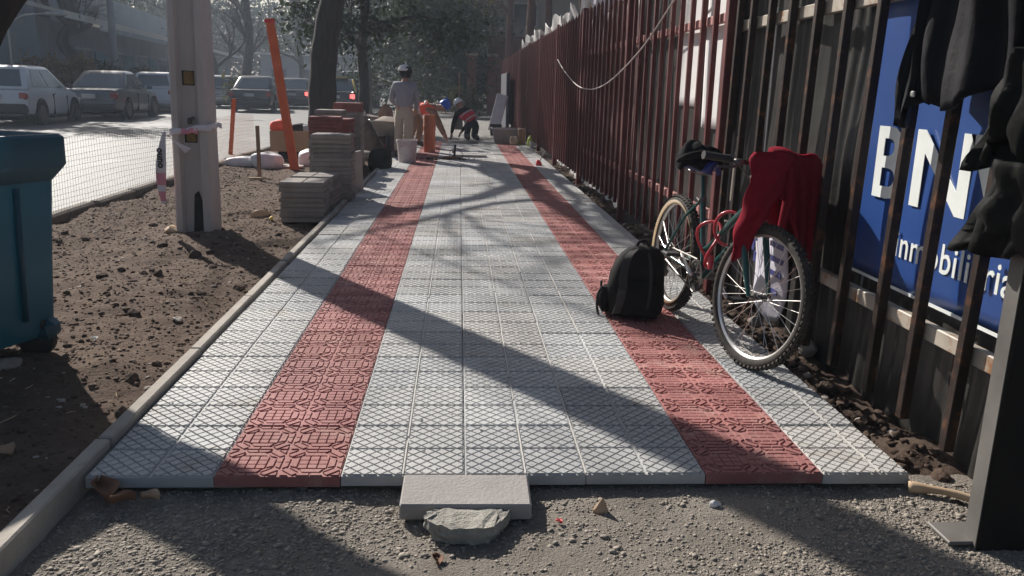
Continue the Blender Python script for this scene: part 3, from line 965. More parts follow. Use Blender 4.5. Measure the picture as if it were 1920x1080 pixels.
# jackets hung over the fence
def cloth(name, m, outline, x0, bulge, label, seed, nu=26, nv=30, th=.02):
    """outline(v) -> (y_left, y_right) ; v 0 bottom .. 1 top, z from z0 to z1"""
    z0, z1, f = outline
    ph = seed

    def fnc(u, v):
        yl, yr = f(v)
        y = yl + (yr - yl) * u
        z = z0 + (z1 - z0) * v + .035 * math.sin(u * 7 + ph) * (1 - v) - .05 * (1 - v) * math.sin(u * math.pi + ph * .3) * .5
        fold = .020 * math.sin(u * 15 + v * 2.2 + ph) + .014 * math.sin(u * 29 + v * 5 + ph * 2) + .012 * math.sin(v * 11 + u * 6 + ph)
        return (x0 - bulge * math.sin(math.pi * min(max(u, 0.0), 1)) ** .6 + fold * (1 - .5 * v), y, z)
    B = MB(); B.sheet(fnc, nu, nv, -th)
    o = B.build(name, m, smooth=3)
    return o


def jl1(v):
    return (.44 - .06 * v + .02 * math.sin(v * 7), -.06 - .06 * v)
j1 = cloth("hanging_jacket", m_jacket, (1.245, 2.08, jl1), 1.61, .07, "", 1.0)
tag(j1, "navy black jacket hung on the fence over the blue banner", "jacket")
def sl1(v):
    return (.46 - .08 * v + .015 * math.sin(v * 9), .33 - .10 * v)
sl = cloth("sleeve", m_jacket, (1.18, 2.02, sl1), 1.575, .05, "", 2.2, nu=12, nv=30)
sl.parent = j1
B = MB(); B.box((1.53, .36, 1.24), (.012, .022, .020), ch=.004); B.build("zip_pull", m_alu, j1)
def jl2(v):
    k = v
    z = .86 + 1.12 * v
    return (float(np.interp(z, [.86, .9, 1.04, 1.09, 1.13, 1.20, 1.28, 1.45, 2.0], [-.15, -.17, -.23, -.27, -.17, -.22, -.30, -.36, -.40])), -.75)
j2 = cloth("hanging_jacket", m_jacket2, (.86, 1.98, jl2), 1.49, .05, "", 3.0)
tag(j2, "charcoal jacket bunched on the fence beside the black corner post", "jacket")
def sl2(v):
    return (-.165 - .10 * v + .012 * math.sin(v * 11), -.42 - .05 * v)
s2 = cloth("sleeve", m_jacket2, (1.09, 1.36, sl2), 1.46, .05, "", 4.2, nu=14, nv=16); s2.parent = j2
def sl3(v):
    return (-.15 - .10 * v + .012 * math.sin(v * 8), -.60)
s3 = cloth("hem", m_jacket2, (.85, 1.07, sl3), 1.455, .04, "", 5.2, nu=16, nv=14); s3.parent = j2

# ------------------------------------------------------------------ concrete pole
pl = thing("concrete_pole", "concrete utility pole with recessed face and broken dark foot", "pole", (-2.225, 4.62, -.1))
PH = 8.6
def polesec(z):
    k = z / PH
    return .150 - .045 * k, .135 - .045 * k
def pole_piece(poly_at, zs):
    B = MB(); n = len(poly_at(0))
    vs = []; fs = []
    for z in zs:
        vs += [(x, y, z) for x, y in poly_at(z)]
    for i in range(len(zs) - 1):
        for j in range(n):
            fs.append((i * n + j, i * n + (j + 1) % n, (i + 1) * n + (j + 1) % n, (i + 1) * n + j))
    fs.append(tuple(range(n))[::-1]); fs.append(tuple((len(zs) - 1) * n + j for j in range(n)))
    return B.add(vs, fs)
def webp(z):
    w, d = polesec(z)
    fl = .30
    a = w * (1 - fl)
    fr, bk = -d, d
    rc = d * .42
    return [(-w + .012, fr), (-w * .62, fr), (-w * .50, fr + rc), (w * .42, fr + rc), (w * .52, fr), (w - .012, fr), (w, fr + .012), (w, bk), (-w, bk), (-w, fr + .012)]
zs = [0.0] + [.3 + .4 * i for i in range(21)]
sh = pole_piece(webp, zs).build("shaft", m_conc, pl)
# broken foot, dark hollow
B = MB(); B.add([(-.02, -.083, .06), (.115, -.083, .06), (.075, -.083, .30), (.035, -.083, .43), (.0, -.083, .40), (-.01, -.083, .25),
               (-.02, -.06, .06), (.115, -.06, .06), (.075, -.06, .30), (.035, -.06, .43), (.0, -.06, .40), (-.01, -.06, .25)],
              [(0, 1, 2, 3, 4, 5), (11, 10, 9, 8, 7, 6)] + [(i, (i + 1) % 6, 6 + (i + 1) % 6, 6 + i) for i in range(6)])
B.build("broken_hollow", m_dark, pl)
rs = random.Random(4)
for i in range(3):
    B = MB(); z0 = 1.32 + (.0 if i == 0 else -.42 * i)
    if i == 0: zc, hh = 1.34, .13
    elif i == 1: zc, hh = .87, .10
    else: zc, hh = 2.35, .12
    w, d = polesec(zc)
    B.box((-.005, -d + .062, zc), (.085, .04, hh * .85), ch=.012)
    B.build("wood_plug", m_ochre, pl)
    B = MB(); B.box((-.008, -d + .055, zc - .002), (.10, .006, hh * .9), ch=.002); 
    B.build("plug_hole", m_dark, pl)
B = MB(); B.box((.0, -.115, 1.0), (.03, .05, .05), ch=.01); B.box((.03, -.125, 1.02), (.03, .03, .035), ch=.008)
B.build("rusty_bolt", m_steel, pl)
for zc, ln in ((8.1, 1.9), (7.4, 1.5)):
    B = MB(); B.box((0, .02, zc), (ln, .10, .11), ch=.01); B.build("crossarm", m_wood, pl)
pl.rotation_euler = (0, R(.9), 0)

# warning tape round the pole
tp = thing("barrier_tape", "red and white barrier tape knotted round the concrete pole with a hanging tail", "tape", (-2.19, 4.62, -.1))
def band(z0, dz, x0, y0, x1, y1, h, m, name):
    B = MB()
    B.sheet(lambda u, v: (x0 + (x1 - x0) * u, y0 + (y1 - y0) * u + .006 * math.sin(u * 9), z0 + dz * u + (h * (1 - .25 * math.sin(u * 3.1))) * (v - .5) + .006 * math.sin(u * 12)), 14, 3, .003)
    return B.build(name, m, tp, smooth=3)
band(.905, .055, -.175, -.145, .158, -.150, .058, m_tapew, "tape_band")
band(.915, .012, -.08, -.158, .05, -.156, .05, m_pink, "tape_stripe")
band(.96, .0, .160, -.15, .157, .15, .05, m_tapew, "tape_band")
band(.905, .0, -.175, -.145, -.165, .15, .05, m_tapew, "tape_band")
B = MB(); B.sheet(lambda u, v: (-.19 + .13 * u + .05 * v * u, -.165 - .01 * math.sin(u * 5), .90 - .16 * u * (1 - v) - .10 * v * u - .02 * v), 8, 4, .003)
B.build("tape_end", m_tapew, tp, smooth=3)
B = MB(); B.tube([(-.205, -.17, .915), (-.212, -.175, .90), (-.20, -.172, .88)], [.012, .016, .01], 7); B.build("knot", m_tapew, tp, smooth=3)
def tail(u, v):
    # v runs down the tail, u across
    w = .010 + .075 * math.sin(math.pi * min(v * .78 + .10, 1)) ** 1.2
    cx = -.213 - .055 * math.sin(v * 1.9) + .012 * v
    z = .895 - .565 * v
    return (cx + (u - .5) * w, -.178 + .018 * math.sin(u * 3 + v * 4) * (u - .3), z)
def tailpiece(v0, v1, m, name):
    B = MB(); B.sheet(lambda u, v: tail(u, v0 + (v1 - v0) * v), 5, 10, .002); return B.build(name, m, tp, smooth=3)
tailpiece(0, .56, m_tapew, "tape_tail"); tailpiece(.56, .73, m_pink, "tape_tail"); tailpiece(.73, .82, m_tapew, "tape_tail"); tailpiece(.82, .96, m_pink, "tape_tail"); tailpiece(.96, 1, m_tapew, "tape_tail")
me = text_mesh("lettering", "ouno", .075, m_ink, spacing=1.05, bold=.003)
o = put("lettering", me, tp)
o.matrix_local = Matrix.Translation((-.235, -.192, .622)) @ Matrix.Rotation(R(-12), 4, 'Y') @ Matrix.Rotation(R(78), 4, 'Y').inverted() @ Matrix.Rotation(R(90), 4, 'X')

# ------------------------------------------------------------------ blue waste container
bi = thing("waste_container", "big blue plastic waste container standing on the soil, cut by the frame", "waste container", (-1.81, 1.44, -.06), R(0))
bi.scale = (1, 1, 1.037)
U = Vector((-.40, -.917, 0)).normalized(); Vv = Vector((-.917, .40, 0)).normalized()
LU, LV = 1.02, 1.10
def shell(z, ins, r=.05, k=5):
    pts = []
    for cx, cy, a0 in ((r, r, math.pi), (LU - r, r, -math.pi / 2), (LU - r, LV - r, 0), (r, LV - r, math.pi / 2)):
        for i in range(k):
            a = a0 + i / (k - 1) * math.pi / 2
            x = cx + r * math.cos(a); y = cy + r * math.sin(a)
            x = LU / 2 + (x - LU / 2) * (1 - 2 * ins / LU); y = LV / 2 + (y - LV / 2) * (1 - 2 * ins / LV)
            pts.append(U * x + Vv * y + Vector((0, 0, z)))
    return pts
def loft(B, rings, close_bottom=True, close_top=False):
    n = len(rings[0]); vs = [p for r_ in rings for p in r_]; fs = []
    for i in range(len(rings) - 1):
        for j in range(n): fs.append((i * n + j, i * n + (j + 1) % n, (i + 1) * n + (j + 1) % n, (i + 1) * n + j))
    if close_bottom: fs.append(tuple(range(n))[::-1])
    if close_top: fs.append(tuple((len(rings) - 1) * n + j for j in range(n)))
    return B.add(vs, fs)
B = MB(); loft(B, [shell(.10, .10), shell(.14, .075), shell(.50, .055), shell(.80, .035), shell(.86, .03)], True, False)
bd = B.build("body", m_bin, bi, smooth=.7)
B = MB(); loft(B, [shell(.80, .033), shell(.855, -.004), shell(.87, -.012), shell(.985, -.012), shell(.998, 0), shell(.998, .030), shell(.985, .04), shell(.80, .047)], False)
B.add([], [])
B.build("rim", m_bin, bi, smooth=.7)
for cx, cy in ((.14, .14), (LU - .14, .14), (.14, LV - .14), (LU - .14, LV - .14)):
    p = U * cx + Vv * cy
    B = MB(); M_ = Matrix.Translation(p + Vector((0, 0, .085))) @ Matrix.Rotation(R(90), 4, 'X') @ Matrix.Translation((0, 0, -.025)); B.lathe([(.05, 0), (.083, .004), (.085, .025), (.083, .046), (.05, .05)], 18, M_)
    B.box(p + Vector((0, 0, .16)), (.13, .11, .05), ch=.01)
    B.build("caster", m_rubber, bi, smooth=.8)
B = MB(); 
p = U * .12 + Vv * .10
B.box(p + Vector((.0, -.0, .135)), (.11, .11, .10), Matrix.Identity(4), ch=.03); B.build("corner_foot", m_bin, bi)
for k in range(3):
    B = MB(); B.tube([U * (.25 + .26 * k) + Vv * (.062) + Vector((0, 0, .2)), U * (.25 + .26 * k) + Vv * (.032) + Vector((0, 0, .78))], .014, 6); B.build("rib", m_bin, bi, smooth=3)

# ------------------------------------------------------------------ plastic netting along the kerb, stakes, orange post
net = thing("safety_netting", "thin plastic safety netting strung along the road kerb", "netting", (-3.55, 0, 0))
B = MB(); B2 = MB()
y0, y1 = 3.6, 12.3
nz, ny = 12, 150
def netp(y, k):
    s_ = math.sin(y * 1.3) * .03
    return Vector((.03 * math.sin(y * 2 + k), y, .05 + .052 * k + s_ * (k / nz)))
for k in range(nz + 1):
    pts = [netp(y0 + (y1 - y0) * i / 44, k) for i in range(45)]
    (B if True else B2).tube(pts[:23], .0017, 3, caps=False); B2.tube(pts[22:], .0016, 3, caps=False)
for i in range(ny + 1):
    y = y0 + (y1 - y0) * i / ny
    T_ = B if i < ny / 2 else B2
    T_.tube([netp(y, 0), netp(y, nz / 2), netp(y, nz)], .0014 if i < ny / 2 else .0014, 3, caps=False)
a = B.build("mesh_strands", m_netgrey, net, fixn=False); b2 = B2.build("mesh_strands", m_ornet, net, fixn=False)
b2['label'] = "orange mesh strands"
def stake(loc, h, w, m, lab, dx=0, dy=0):
    B = MB(); B.add([(-w, -w, -.1), (w, -w, -.1), (w, w, -.1), (-w, w, -.1), (dx - w, dy - w, h), (dx + w, dy - w, h), (dx + w, dy + w, h), (dx - w, dy + w, h)],
                    [(0, 1, 2, 3), (4, 5, 6, 7), (0, 1, 5, 4), (1, 2, 6, 5), (2, 3, 7, 6), (3, 0, 4, 7)])
    return tag(B.build("wooden_stake", m, loc=loc), lab, "stake")
stake((-4.0, 12.3, -.02), .95, .030, m_orange, "orange stake leaning at the kerb behind the white sacks", .12, 0)
stake((-2.72, 8.95, -.05), .70, .022, m_wood, "thin brown wooden stake in the soil beside the white sacks", .0, 0)
B = MB(); B.box((0, 0, .012), (.24, .05, .022), Matrix.Rotation(R(12), 4, 'Z'), ch=.004)
tag(B.build("wooden_batten", m_woodlt, loc=(-2.70, 8.80, -.045)), "short pale batten lying at the foot of the thin stake", "batten")
B = MB(); B.add([(-.06, -.05, -.1), (.06, -.05, -.1), (.06, .05, -.1), (-.06, .05, -.1), (-.345, -.05, 2.13), (-.235, -.05, 2.14), (-.235, .05, 2.14), (-.345, .05, 2.13)],
                [(0, 1, 2, 3), (4, 5, 6, 7), (0, 1, 5, 4), (1, 2, 6, 5), (2, 3, 7, 6), (3, 0, 4, 7)])
op = B.build("orange_post", m_orange, loc=(-2.48, 10.2, -.03))
tag(op, "tall orange painted post leaning left beside the tile stacks", "post")
B = MB(); B.tube([(-.29, 0, 2.12), (-.295, .01, 2.2), (-.30, .0, 2.45)], [.006, .005, .004], 5); B.build("wire", m_steel, op)
B = MB(); B.box((-.29, 0, 2.10), (.135, .115, .045), ch=.008); B.build("end_cap", m_redp, op)

# ------------------------------------------------------------------ tile stacks (every tile a thing)
TH = .047
def stk_mesh(m, hole=False):
    B = MB(); g = .004
    B.box((0, 0, TH / 2 - .004), (.415, .40, TH - .008), ch=.005)
    for sx in (-1, 1):
        for sy in (-1, 1):
            B.box((sx * .1025, sy * .099, TH - .006), (.196, .190, .010), ch=.003)
    return B.mesh("stacked_tile", m)
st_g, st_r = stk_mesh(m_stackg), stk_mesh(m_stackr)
ORD = ["topmost", "second from the top", "third from the top", "fourth from the top", "fifth from the top", "sixth from the top", "seventh from the top", "eighth from the top", "ninth from the top", "tenth from the top"]
def ordinal(k, n):
    if k == n - 1: return "lowest"
    if k < len(ORD): return ORD[k]
    w = ["", "", "second", "third", "fourth", "fifth", "sixth", "seventh", "eighth", "ninth", "tenth", "eleventh", "twelfth", "thirteenth"]
    return w[n - k] + " from the ground"
rk_ = random.Random(12)
def stack(x, y, n, rz, where, grp, reds=(), z0=-.05):
    for i in range(n):                     # i counts from the ground
        k = n - 1 - i
        red = k in reds
        o = put("stacked_tile", st_r if red else st_g)
        o.location = (x + rk_.uniform(-.010, .010), y + rk_.uniform(-.010, .010), z0 + TH * i)
        o.rotation_euler = (0, 0, rz + rk_.uniform(-.03, .03))
        tag(o, f"{'red' if red else 'grey'} paving tile, {ordinal(k, n)} in the {where}", "paving tile", grp)
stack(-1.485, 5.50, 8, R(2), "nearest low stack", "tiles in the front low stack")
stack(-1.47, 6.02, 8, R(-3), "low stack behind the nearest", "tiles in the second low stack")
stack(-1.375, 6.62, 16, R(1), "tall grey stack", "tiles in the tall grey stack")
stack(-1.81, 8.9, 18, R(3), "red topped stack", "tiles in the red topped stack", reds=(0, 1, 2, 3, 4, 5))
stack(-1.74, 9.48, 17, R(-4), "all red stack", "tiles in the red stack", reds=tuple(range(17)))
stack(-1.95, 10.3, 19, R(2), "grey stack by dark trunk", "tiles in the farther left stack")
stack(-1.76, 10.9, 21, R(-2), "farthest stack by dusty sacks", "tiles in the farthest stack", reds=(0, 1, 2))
B = MB(); B.box((0, 0, .25), (.40, .035, .50), ch=.006)
o = tag(B.build("leaning_slab", m_slab, loc=(-1.30, 7.35, -.05)), "dark slab leaning against the tall grey tile stack", "slab")
o.rotation_euler = (R(6), R(-8), R(48))
B = MB(); B.box((0, 0, .26), (.03, .02, .56), ch=.003)
o = tag(B.build("leaning_lath", m_woodlt, loc=(-1.215, 7.12, -.03)), "thin pale lath leaning on the tall grey tile stack", "lath")
o.rotation_euler = (R(4), R(-14), 0)

# slab and rubble at the front edge
B = MB(); B.box((0, 0, .0265), (.40, .195, .053), ch=.006)
o = tag(B.build("concrete_block", m_slab, loc=(.004, -.105, -.050)), "grey concrete block lying against the front edge of the paving", "concrete block")
o.rotation_euler = (R(1.5), 0, R(-.8))
B = MB(); B.prism([(-.125, .03), (-.105, .075), (-.06, .085), (.10, .088), (.132, .055), (.115, .01), (.075, -.045), (.02, -.06), (-.07, -.05), (-.115, -.015)], 0, .055)
o = B.build("broken_concrete", m_rubble, loc=(.005, -.285, -.060))
bm = bmesh.new(); bm.from_mesh(o.data)
bmesh.ops.triangulate(bm, faces=[f for f in bm.faces if len(f.verts) > 4])
bmesh.ops.subdivide_edges(bm, edges=bm.edges[:], cuts=3, use_grid_fill=True)
rs = random.Random(2)
for v in bm.verts:
    n_ = Vector((rs.uniform(-1, 1), rs.uniform(-1, 1), rs.uniform(-1, 1)))
    v.co += n_ * .0045
    if v.co.z < .02: v.co.x *= .86; v.co.y *= .86
bm.to_mesh(o.data); bm.free(); o.data.update()
o.rotation_euler = (R(-4), R(2), R(3))
tag(o, "broken lump of concrete propped before the grey block", "rubble")

# named stones and clods
def stone(loc, size, seed, m, name, label, cat, grp=None, sub=2):
    o = put(name, rock_mesh(name, m, size, seed, sub)); o.location = loc; o.rotation_euler = (0, 0, seed * 1.3)
    if m is m_clod:
        pass
    return tag(o, label, cat, grp)
def gz(x, y): return float(soil_h(np.array([x]), np.array([y]))[0])
def onsoil(x, y, s, seed, m, name, label, cat, grp=None):
    return stone((x, y, gz(x, y) + s[2] * .35), s, seed, m, name, label, cat, grp)
onsoil(-2.02, 1.13, (.085, .05, .035), 3, m_stone, "stone", "pale flat stone lying in the bin's shadow", "stone")
onsoil(-2.18, .92, (.05, .035, .03), 4, m_stone, "stone", "small pale stone at the frame edge in the bin's shadow", "stone")
onsoil(-1.36, .72, (.040, .036, .034), 5, m_clod, "clod", "round dark clod close against the paving edging", "clod")
onsoil(-1.46, 1.07, (.036, .03, .025), 6, m_clod, "clod", "dark clod a little beyond the round one by the edging", "clod")
onsoil(-1.40, 1.22, (.030, .022, .018), 7, m_clod, "clod", "small dark clod farther along beside the edging", "clod")
onsoil(-1.36, 1.00, (.030, .02, .014), 8, m_stone, "stone", "grey pebble between the dark clods by the edging", "stone")
onsoil(-1.57, 2.02, (.045, .028, .018), 9, m_stone, "stone", "flat oval stone alone on the smooth soil", "stone")
onsoil(-1.42, 2.75, (.045, .03, .025), 10, m_clod, "clod", "dark clod in the pole's shadow near the edging", "clod")
onsoil(-2.03, 3.05, (.045, .035, .03), 11, m_clod, "clod", "large dark clod on the soil before the pole", "clod")
onsoil(-1.75, 3.35, (.04, .032, .028), 12, m_clod, "clod", "dark clod right of the pole's shadow line", "clod")
onsoil(-2.0, 3.75, (.065, .045, .04), 13, m_clod, "clod", "wide dark clod heaped at the foot of the pole", "clod")
onsoil(-2.42, 4.55, (.10, .07, .045), 14, m_woodlt, "timber_chunk", "pale broken timber chunk left of the pole foot", "timber")
onsoil(-1.95, 5.7, (.12, .03, .05), 15, m_woodlt, "timber_chunk", "pale wedge of timber right behind the pole", "timber")
rr = random.Random(33)
for i in range(34):
    x, y = rr.uniform(-3.3, -1.42), rr.uniform(1.5, 7)
    s = rr.uniform(.018, .04)
    onsoil(x, y, (s * 1.2, s, s * .7), 40 + i, m_clod, "clod", "loose brown clod among many on the soil strip", "clod", "loose clods on the soil strip")
for i in range(48):
    y = rr.uniform(-.15, 5.5)
    x = rr.gauss(1.61, .05); x = max(1.535, min(x, 1.85)) + (.05 if y < .9 else 0)
    s = rr.uniform(.02, .048)
    z = float(rub_h(np.array([x]), np.array([y]))[0])
    pale = rr.random() < .28
    stone((x, y, z + s * .4), (s * 1.2, s, s * .8), 90 + i, m_stone if pale else m_clod, "rubble_lump", f"{'pale stone' if pale else 'dark clod'} in the rubble along the fence foot", "stone" if pale else "clod", "pale stones along the fence foot" if pale else "dark clods along the fence foot")
stone((1.72, 1.35, .0), (.055, .05, .05), 7, m_stone, "stone", "largest pale stone at the fence foot behind the front wheel", "stone")
# dried leaves, scraps
def leaf(loc, size, rot, m, label, curl=.6):
    B = MB()
    def fl(u, v):
        w = math.sin(math.pi * min(max(v, .02), .98)) ** .8
        x = (u - .5) * size * w
        return (x, (v - .5) * size * 1.25, abs(u - .5) ** 1.5 * size * curl * 2 + .1 * size * math.sin(v * 5))
    B.sheet(fl, 8, 10, .0012)
    o = B.build("dry_leaf", m, loc=loc, smooth=3); o.rotation_euler = rot
    return tag(o, label, "leaf")
B = MB(); B.lathe([(.002, .048), (.010, .033), (.020, .012), (.026, 0), (.023, .002), (.008, .030)], 12, caps=False)
o = B.build("dry_leaf", m_dry, loc=(.425, -.145, -.056), smooth=3); o.rotation_euler = (R(8), R(5), 0); o.scale = (1, .7, 1.05)
tag(o, "curled pale dry leaf standing like a cone before the paving", "leaf")
leaf((-1.13, -.045, -.035), .085, (.4, .2, .7), m_drydk, "crumpled brown leaf in the corner of edging and paving")
leaf((-1.05, -.09, -.04), .06, (.2, .3, 2.1), m_drydk, "smaller brown leaf beside the crumpled one at the edging")
leaf((-.98, -.06, -.048), .05, (.1, .1, 1.4), m_dry, "pale flat leaf lying just before the front tile edge")
leaf((-.08, -.42, -.052), .035, (.3, .2, .4), m_drydk, "reddish brown leaf scrap beneath the concrete lump")
leaf((.285, -.22, -.05), .018, (.2, .2, .9), m_redp, "tiny red scrap on the gravel right of the block")
o = stone((.80, -.115, -.05), (.022, .014, .014), 5, m_white_sheet, "white_scrap", "small white scrap on the gravel under the red tiles", "scrap")
leaf((-1.83, 1.58, -.045), .035, (.1, .1, .4), m_white_sheet, "crumpled white scrap at the foot of the blue bin")
o = stone((-2.03, 5.25, -.03), (.025, .025, .02), 2, m_yel, "yellow_peel", "small yellow peel beside the front tile stack", "peel")
o.location = (-1.80, 5.42, -.03)
B = MB(); B.tube(spline([(1.49, -.02, -.045), (1.58, -.07, -.035), (1.66, -.12, -.04), (1.72, -.17, -.045)], 5), [.022, .024, .020, .016, .014, .013, .013, .014, .014, .014, .015, .018, .02, .022, .02, .012], 8)
tag(B.build("dead_root", m_woodlt, smooth=3), "pale dead root poking out by the right corner of the paving", "root")
leaf((-1.62, .30, -.05), .10, (.05, .05, 1.1), m_wood, "flat brown cardboard scrap in the bin's shadow", curl=.08)

# ------------------------------------------------------------------ bicycle
bk = thing("bicycle", "dark green mountain bicycle leaning on the fence", "bicycle", (1.19, 2.11, .002))
HEAD = math.atan2(-1.03, .12)
bk.rotation_euler = Matrix.Rotation(HEAD, 4, 'Z').to_euler()
bk.matrix_world = Matrix.Translation((1.19, 2.11, .002)) @ Matrix.Rotation(HEAD, 4, 'Z') @ Matrix.Rotation(R(-3.5), 4, 'X')
bpy.context.view_layer.update()
RW = .330
RA = Vector((0, 0, RW)); FA = Vector((1.035, 0, RW)); BB = Vector((.43, 0, .29))
ST = Vector((.29, 0, .68)); SP = Vector((.25, 0, .80)); HT = Vector((.845, 0, .76)); HB = Vector((.893, 0, .625))
def wheel(c, name, par, front):
    w = thing_part(name, par, c)
    Mr = Matrix.Rotation(R(90), 4, 'X')
    B = MB()
    prof = []
    for i in range(10):
        a = 2 * math.pi * i / 10
        prof.append((RW - .026 + .024 * math.cos(a), .024 * math.sin(a)))
    vs = []; fs = []; n = 64
    for j in range(n):
        t = 2 * math.pi * j / n
        for r_, z in prof: vs.append((r_ * math.cos(t), r_ * math.sin(t), z))
    for j in range(n):
        for i in range(10):
            fs.append((j * 10 + i, j * 10 + (i + 1) % 10, ((j + 1) % n) * 10 + (i + 1) % 10, ((j + 1) % n) * 10 + i))
    B.add(vs, fs, Mr); B.build("tyre", m_tyre, w, smooth=3)
    B = MB()
    nk = 72
    for j in range(nk):
        t = 2 * math.pi * j / nk
        for k, (zz, tw) in enumerate(((-.018, 0), (0, .5), (.018, 0))):
            tt = t + tw * 2 * math.pi / nk
            rr_ = RW - .0035 if zz == 0 else RW - .0095
            Mk = Mr @ Matrix.Rotation(tt, 4, 'Z') @ Matrix.Translation((rr_, 0, zz)) @ Matrix.Rotation(-zz * 30, 4, 'Y')
            B.box((0, 0, 0), (.014, .013, .011), Mk)
    k_ = B.build("tread_knobs", m_tyre, w); k_['kind'] = 'stuff'
    B = MB()
    if not front:
        for sg in (-1, 1):
            B.lathe([(RW - .052, sg * .019), (RW - .030, sg * .0255), (RW - .028, sg * .0265), (RW - .050, sg * .0205)], 64, Mr, caps=False)
        B.build("sidewall", m_gum, w, smooth=3)
    B = MB(); B.lathe([(.283, -.013), (.305, -.0165), (.305, .0165), (.283, .013), (.274, .006), (.274, -.006), (.283, -.013)], 64, Mr, caps=False); B.build("rim", m_alu, w, smooth=.6)
    B = MB(); B.lathe([(.006, -.055), (.006, -.04), (.020, -.036), (.020, -.030), (.012, -.026), (.012, .026), (.020, .030), (.020, .036), (.006, .04), (.006, .055)], 16, Mr); B.build("hub", m_steel, w, smooth=.6)
    B = MB()
    for j in range(32):
        sd = 1 if j % 2 else -1
        t = 2 * math.pi * j / 32; th_ = t + (.75 if (j // 2) % 2 else -.75)
        a = Vector((.019 * math.cos(th_), .019 * math.sin(th_), sd * .032)); e = Vector((.277 * math.cos(t), .277 * math.sin(t), sd * .004))
        B.tube([Mr @ a, Mr @ e], .0013, 4, caps=False)
    B.build("spokes", m_alu, w, fixn=False)
    return w
def thing_part(name, par, loc=(0, 0, 0)):
    o = bpy.data.objects.new(name, None); COL.objects.link(o); o.parent = par; o.location = loc; o.empty_display_size = .05
    return o
wr = wheel(RA, "rear_wheel", bk, False); wr.name = "wheel"
# front assembly turns about the steering axis
STEER = R(12)
ax = (HT - HB).normalized()
frt = Matrix.Translation(HB) @ Matrix.Rotation(STEER, 4, ax) @ Matrix.Translation(-HB)
wf = wheel(Vector((0, 0, 0)), "wheel", bk, True)
wf.matrix_local = frt @ Matrix.Translation(FA)
def fpart(B, name, m, smooth=3, parent=None):
    o = B.build(name, m, bk if parent is None else parent, smooth=smooth)
    o.matrix_local = frt.copy() if parent is None else Matrix.Identity(4)
    return o
B = MB()
B.tube([BB, ST], .0160, 10); B.tube([HB + Vector((-.01, 0, .01)), BB], .0185, 10)
B.tube(spline([HT + Vector((-.005, 0, -.03)), (.70, 0, .635), (.56, 0, .53), (.47, 0, .46), (.385, 0, .415)], 5), .0165, 10)
B.tube([HB, HT], .021, 12)
for sg in (-1, 1):
    B.tube([BB + Vector((-.02, sg * .02, 0)), Vector((.30, sg * .045, .305)), RA + Vector((0, sg * .062, 0))], .0095, 8)
    B.tube([ST + Vector((0, sg * .016, -.02)), Vector((.20, sg * .048, .57)), RA + Vector((0, sg * .062, 0))], .008, 8)
    B.tube([Vector((.155, sg * .045, .53)), Vector((.165, sg * .052, .535))], .012, 6)
B.build("frame", m_green, bk, smooth=.8)
B = MB()
for sg in (-1, 1):
    B.tube([Vector((.900, sg * .045, .640)), Vector((.915, sg * .062, .60)), Vector((.955, sg * .064, .50)), Vector((.998, sg * .060, .40)), FA + Vector((0, sg * .058, 0))], [.014, .0155, .0145, .012, .010], 8)
B.tube([Vector((.900, -.05, .640)), Vector((.900, .05, .640))], .017, 8)
fpart(B, "fork", m_green, .9)
B = MB(); B.tube([HT, HT + ax * .10], .0125, 10); B.tube([HT + ax * .09, HT + ax * .105 + Vector((.075, 0, .055))], .015, 10)
B.lathe([(.024, -.012), (.026, 0), (.024, .012)], 14, Matrix.Translation(HT) @ ax.to_track_quat('Z', 'Y').to_matrix().to_4x4()); fpart(B, "stem", m_steel, .8)
BC = HT + ax * .105 + Vector((.075, 0, .055))
B = MB(); B.tube([BC + Vector((-.03, -.30, .004)), BC + Vector((-.012, -.12, 0)), BC, BC + Vector((-.012, .12, 0)), BC + Vector((-.03, .30, .004))], .0115, 10); hb = fpart(B, "handlebar", m_grip, 3)
for sg in (-1,):
    B = MB(); B.tube([BC + Vector((-.020, sg * .185, .003)), BC + Vector((-.022, sg * .205, .003)), BC + Vector((-.032, sg * .31, .004)), BC + Vector((-.033, sg * .318, .004))], [.019, .0175, .0175, .0195], 12)
    fpart(B, "grip", m_grip, .9, parent=hb)
    B = MB(); B.box(BC + Vector((.005, sg * .155, -.004)), (.035, .04, .028), ch=.006); B.tube([BC + Vector((.01, sg * .16, -.02)), BC + Vector((.025, sg * .20, -.03)), BC + Vector((.018, sg * .27, -.035))], [.007, .006, .006], 6)
    fpart(B, "brake_lever", m_steel, .9, parent=hb)
B = MB()
for sg in (-1,):
    B.tube(spline([BC + Vector((.01, sg * .15, -.02)), BC + Vector((.035, sg * .10, -.07)), BC + Vector((.04, sg * .02, -.16)), HB + Vector((.04, 0, .05))], 6), .003, 5)
B.tube([HT + Vector((.03, 0, .02)), Vector((.94, 0, .70)), Vector((.925, 0, .665))], .0025, 5)
for sg in (-1, 1):
    B.tube([Vector((.945, sg * .05, .585)), Vector((.95, sg * .075, .62)), Vector((.93, sg * .02, .67))], .006, 5)
    B.box(Vector((.952, sg * .034, .600)), (.05, .012, .012), ch=.003)
fpart(B, "front_brake", m_steel, .9)
B = MB(); B.tube([ST, SP], .0125, 10); B.build("seat_post", m_green, bk, smooth=.9)
B = MB(); B.tube([ST + Vector((.006, -.02, -.012)), ST + Vector((-.02, -.024, .0))], .006, 6); B.tube([ST + Vector((.004, 0, -.02)), ST + Vector((-.003, 0, .004))], .021, 12)
for sg in (-1, 1): B.tube([Vector((.12, sg * .03, .815)), Vector((.25, sg * .022, .80)), Vector((.37, 0, .815))], .0035, 5)
B.build("seat_clamp", m_steel, bk, smooth=.9)
B = MB()
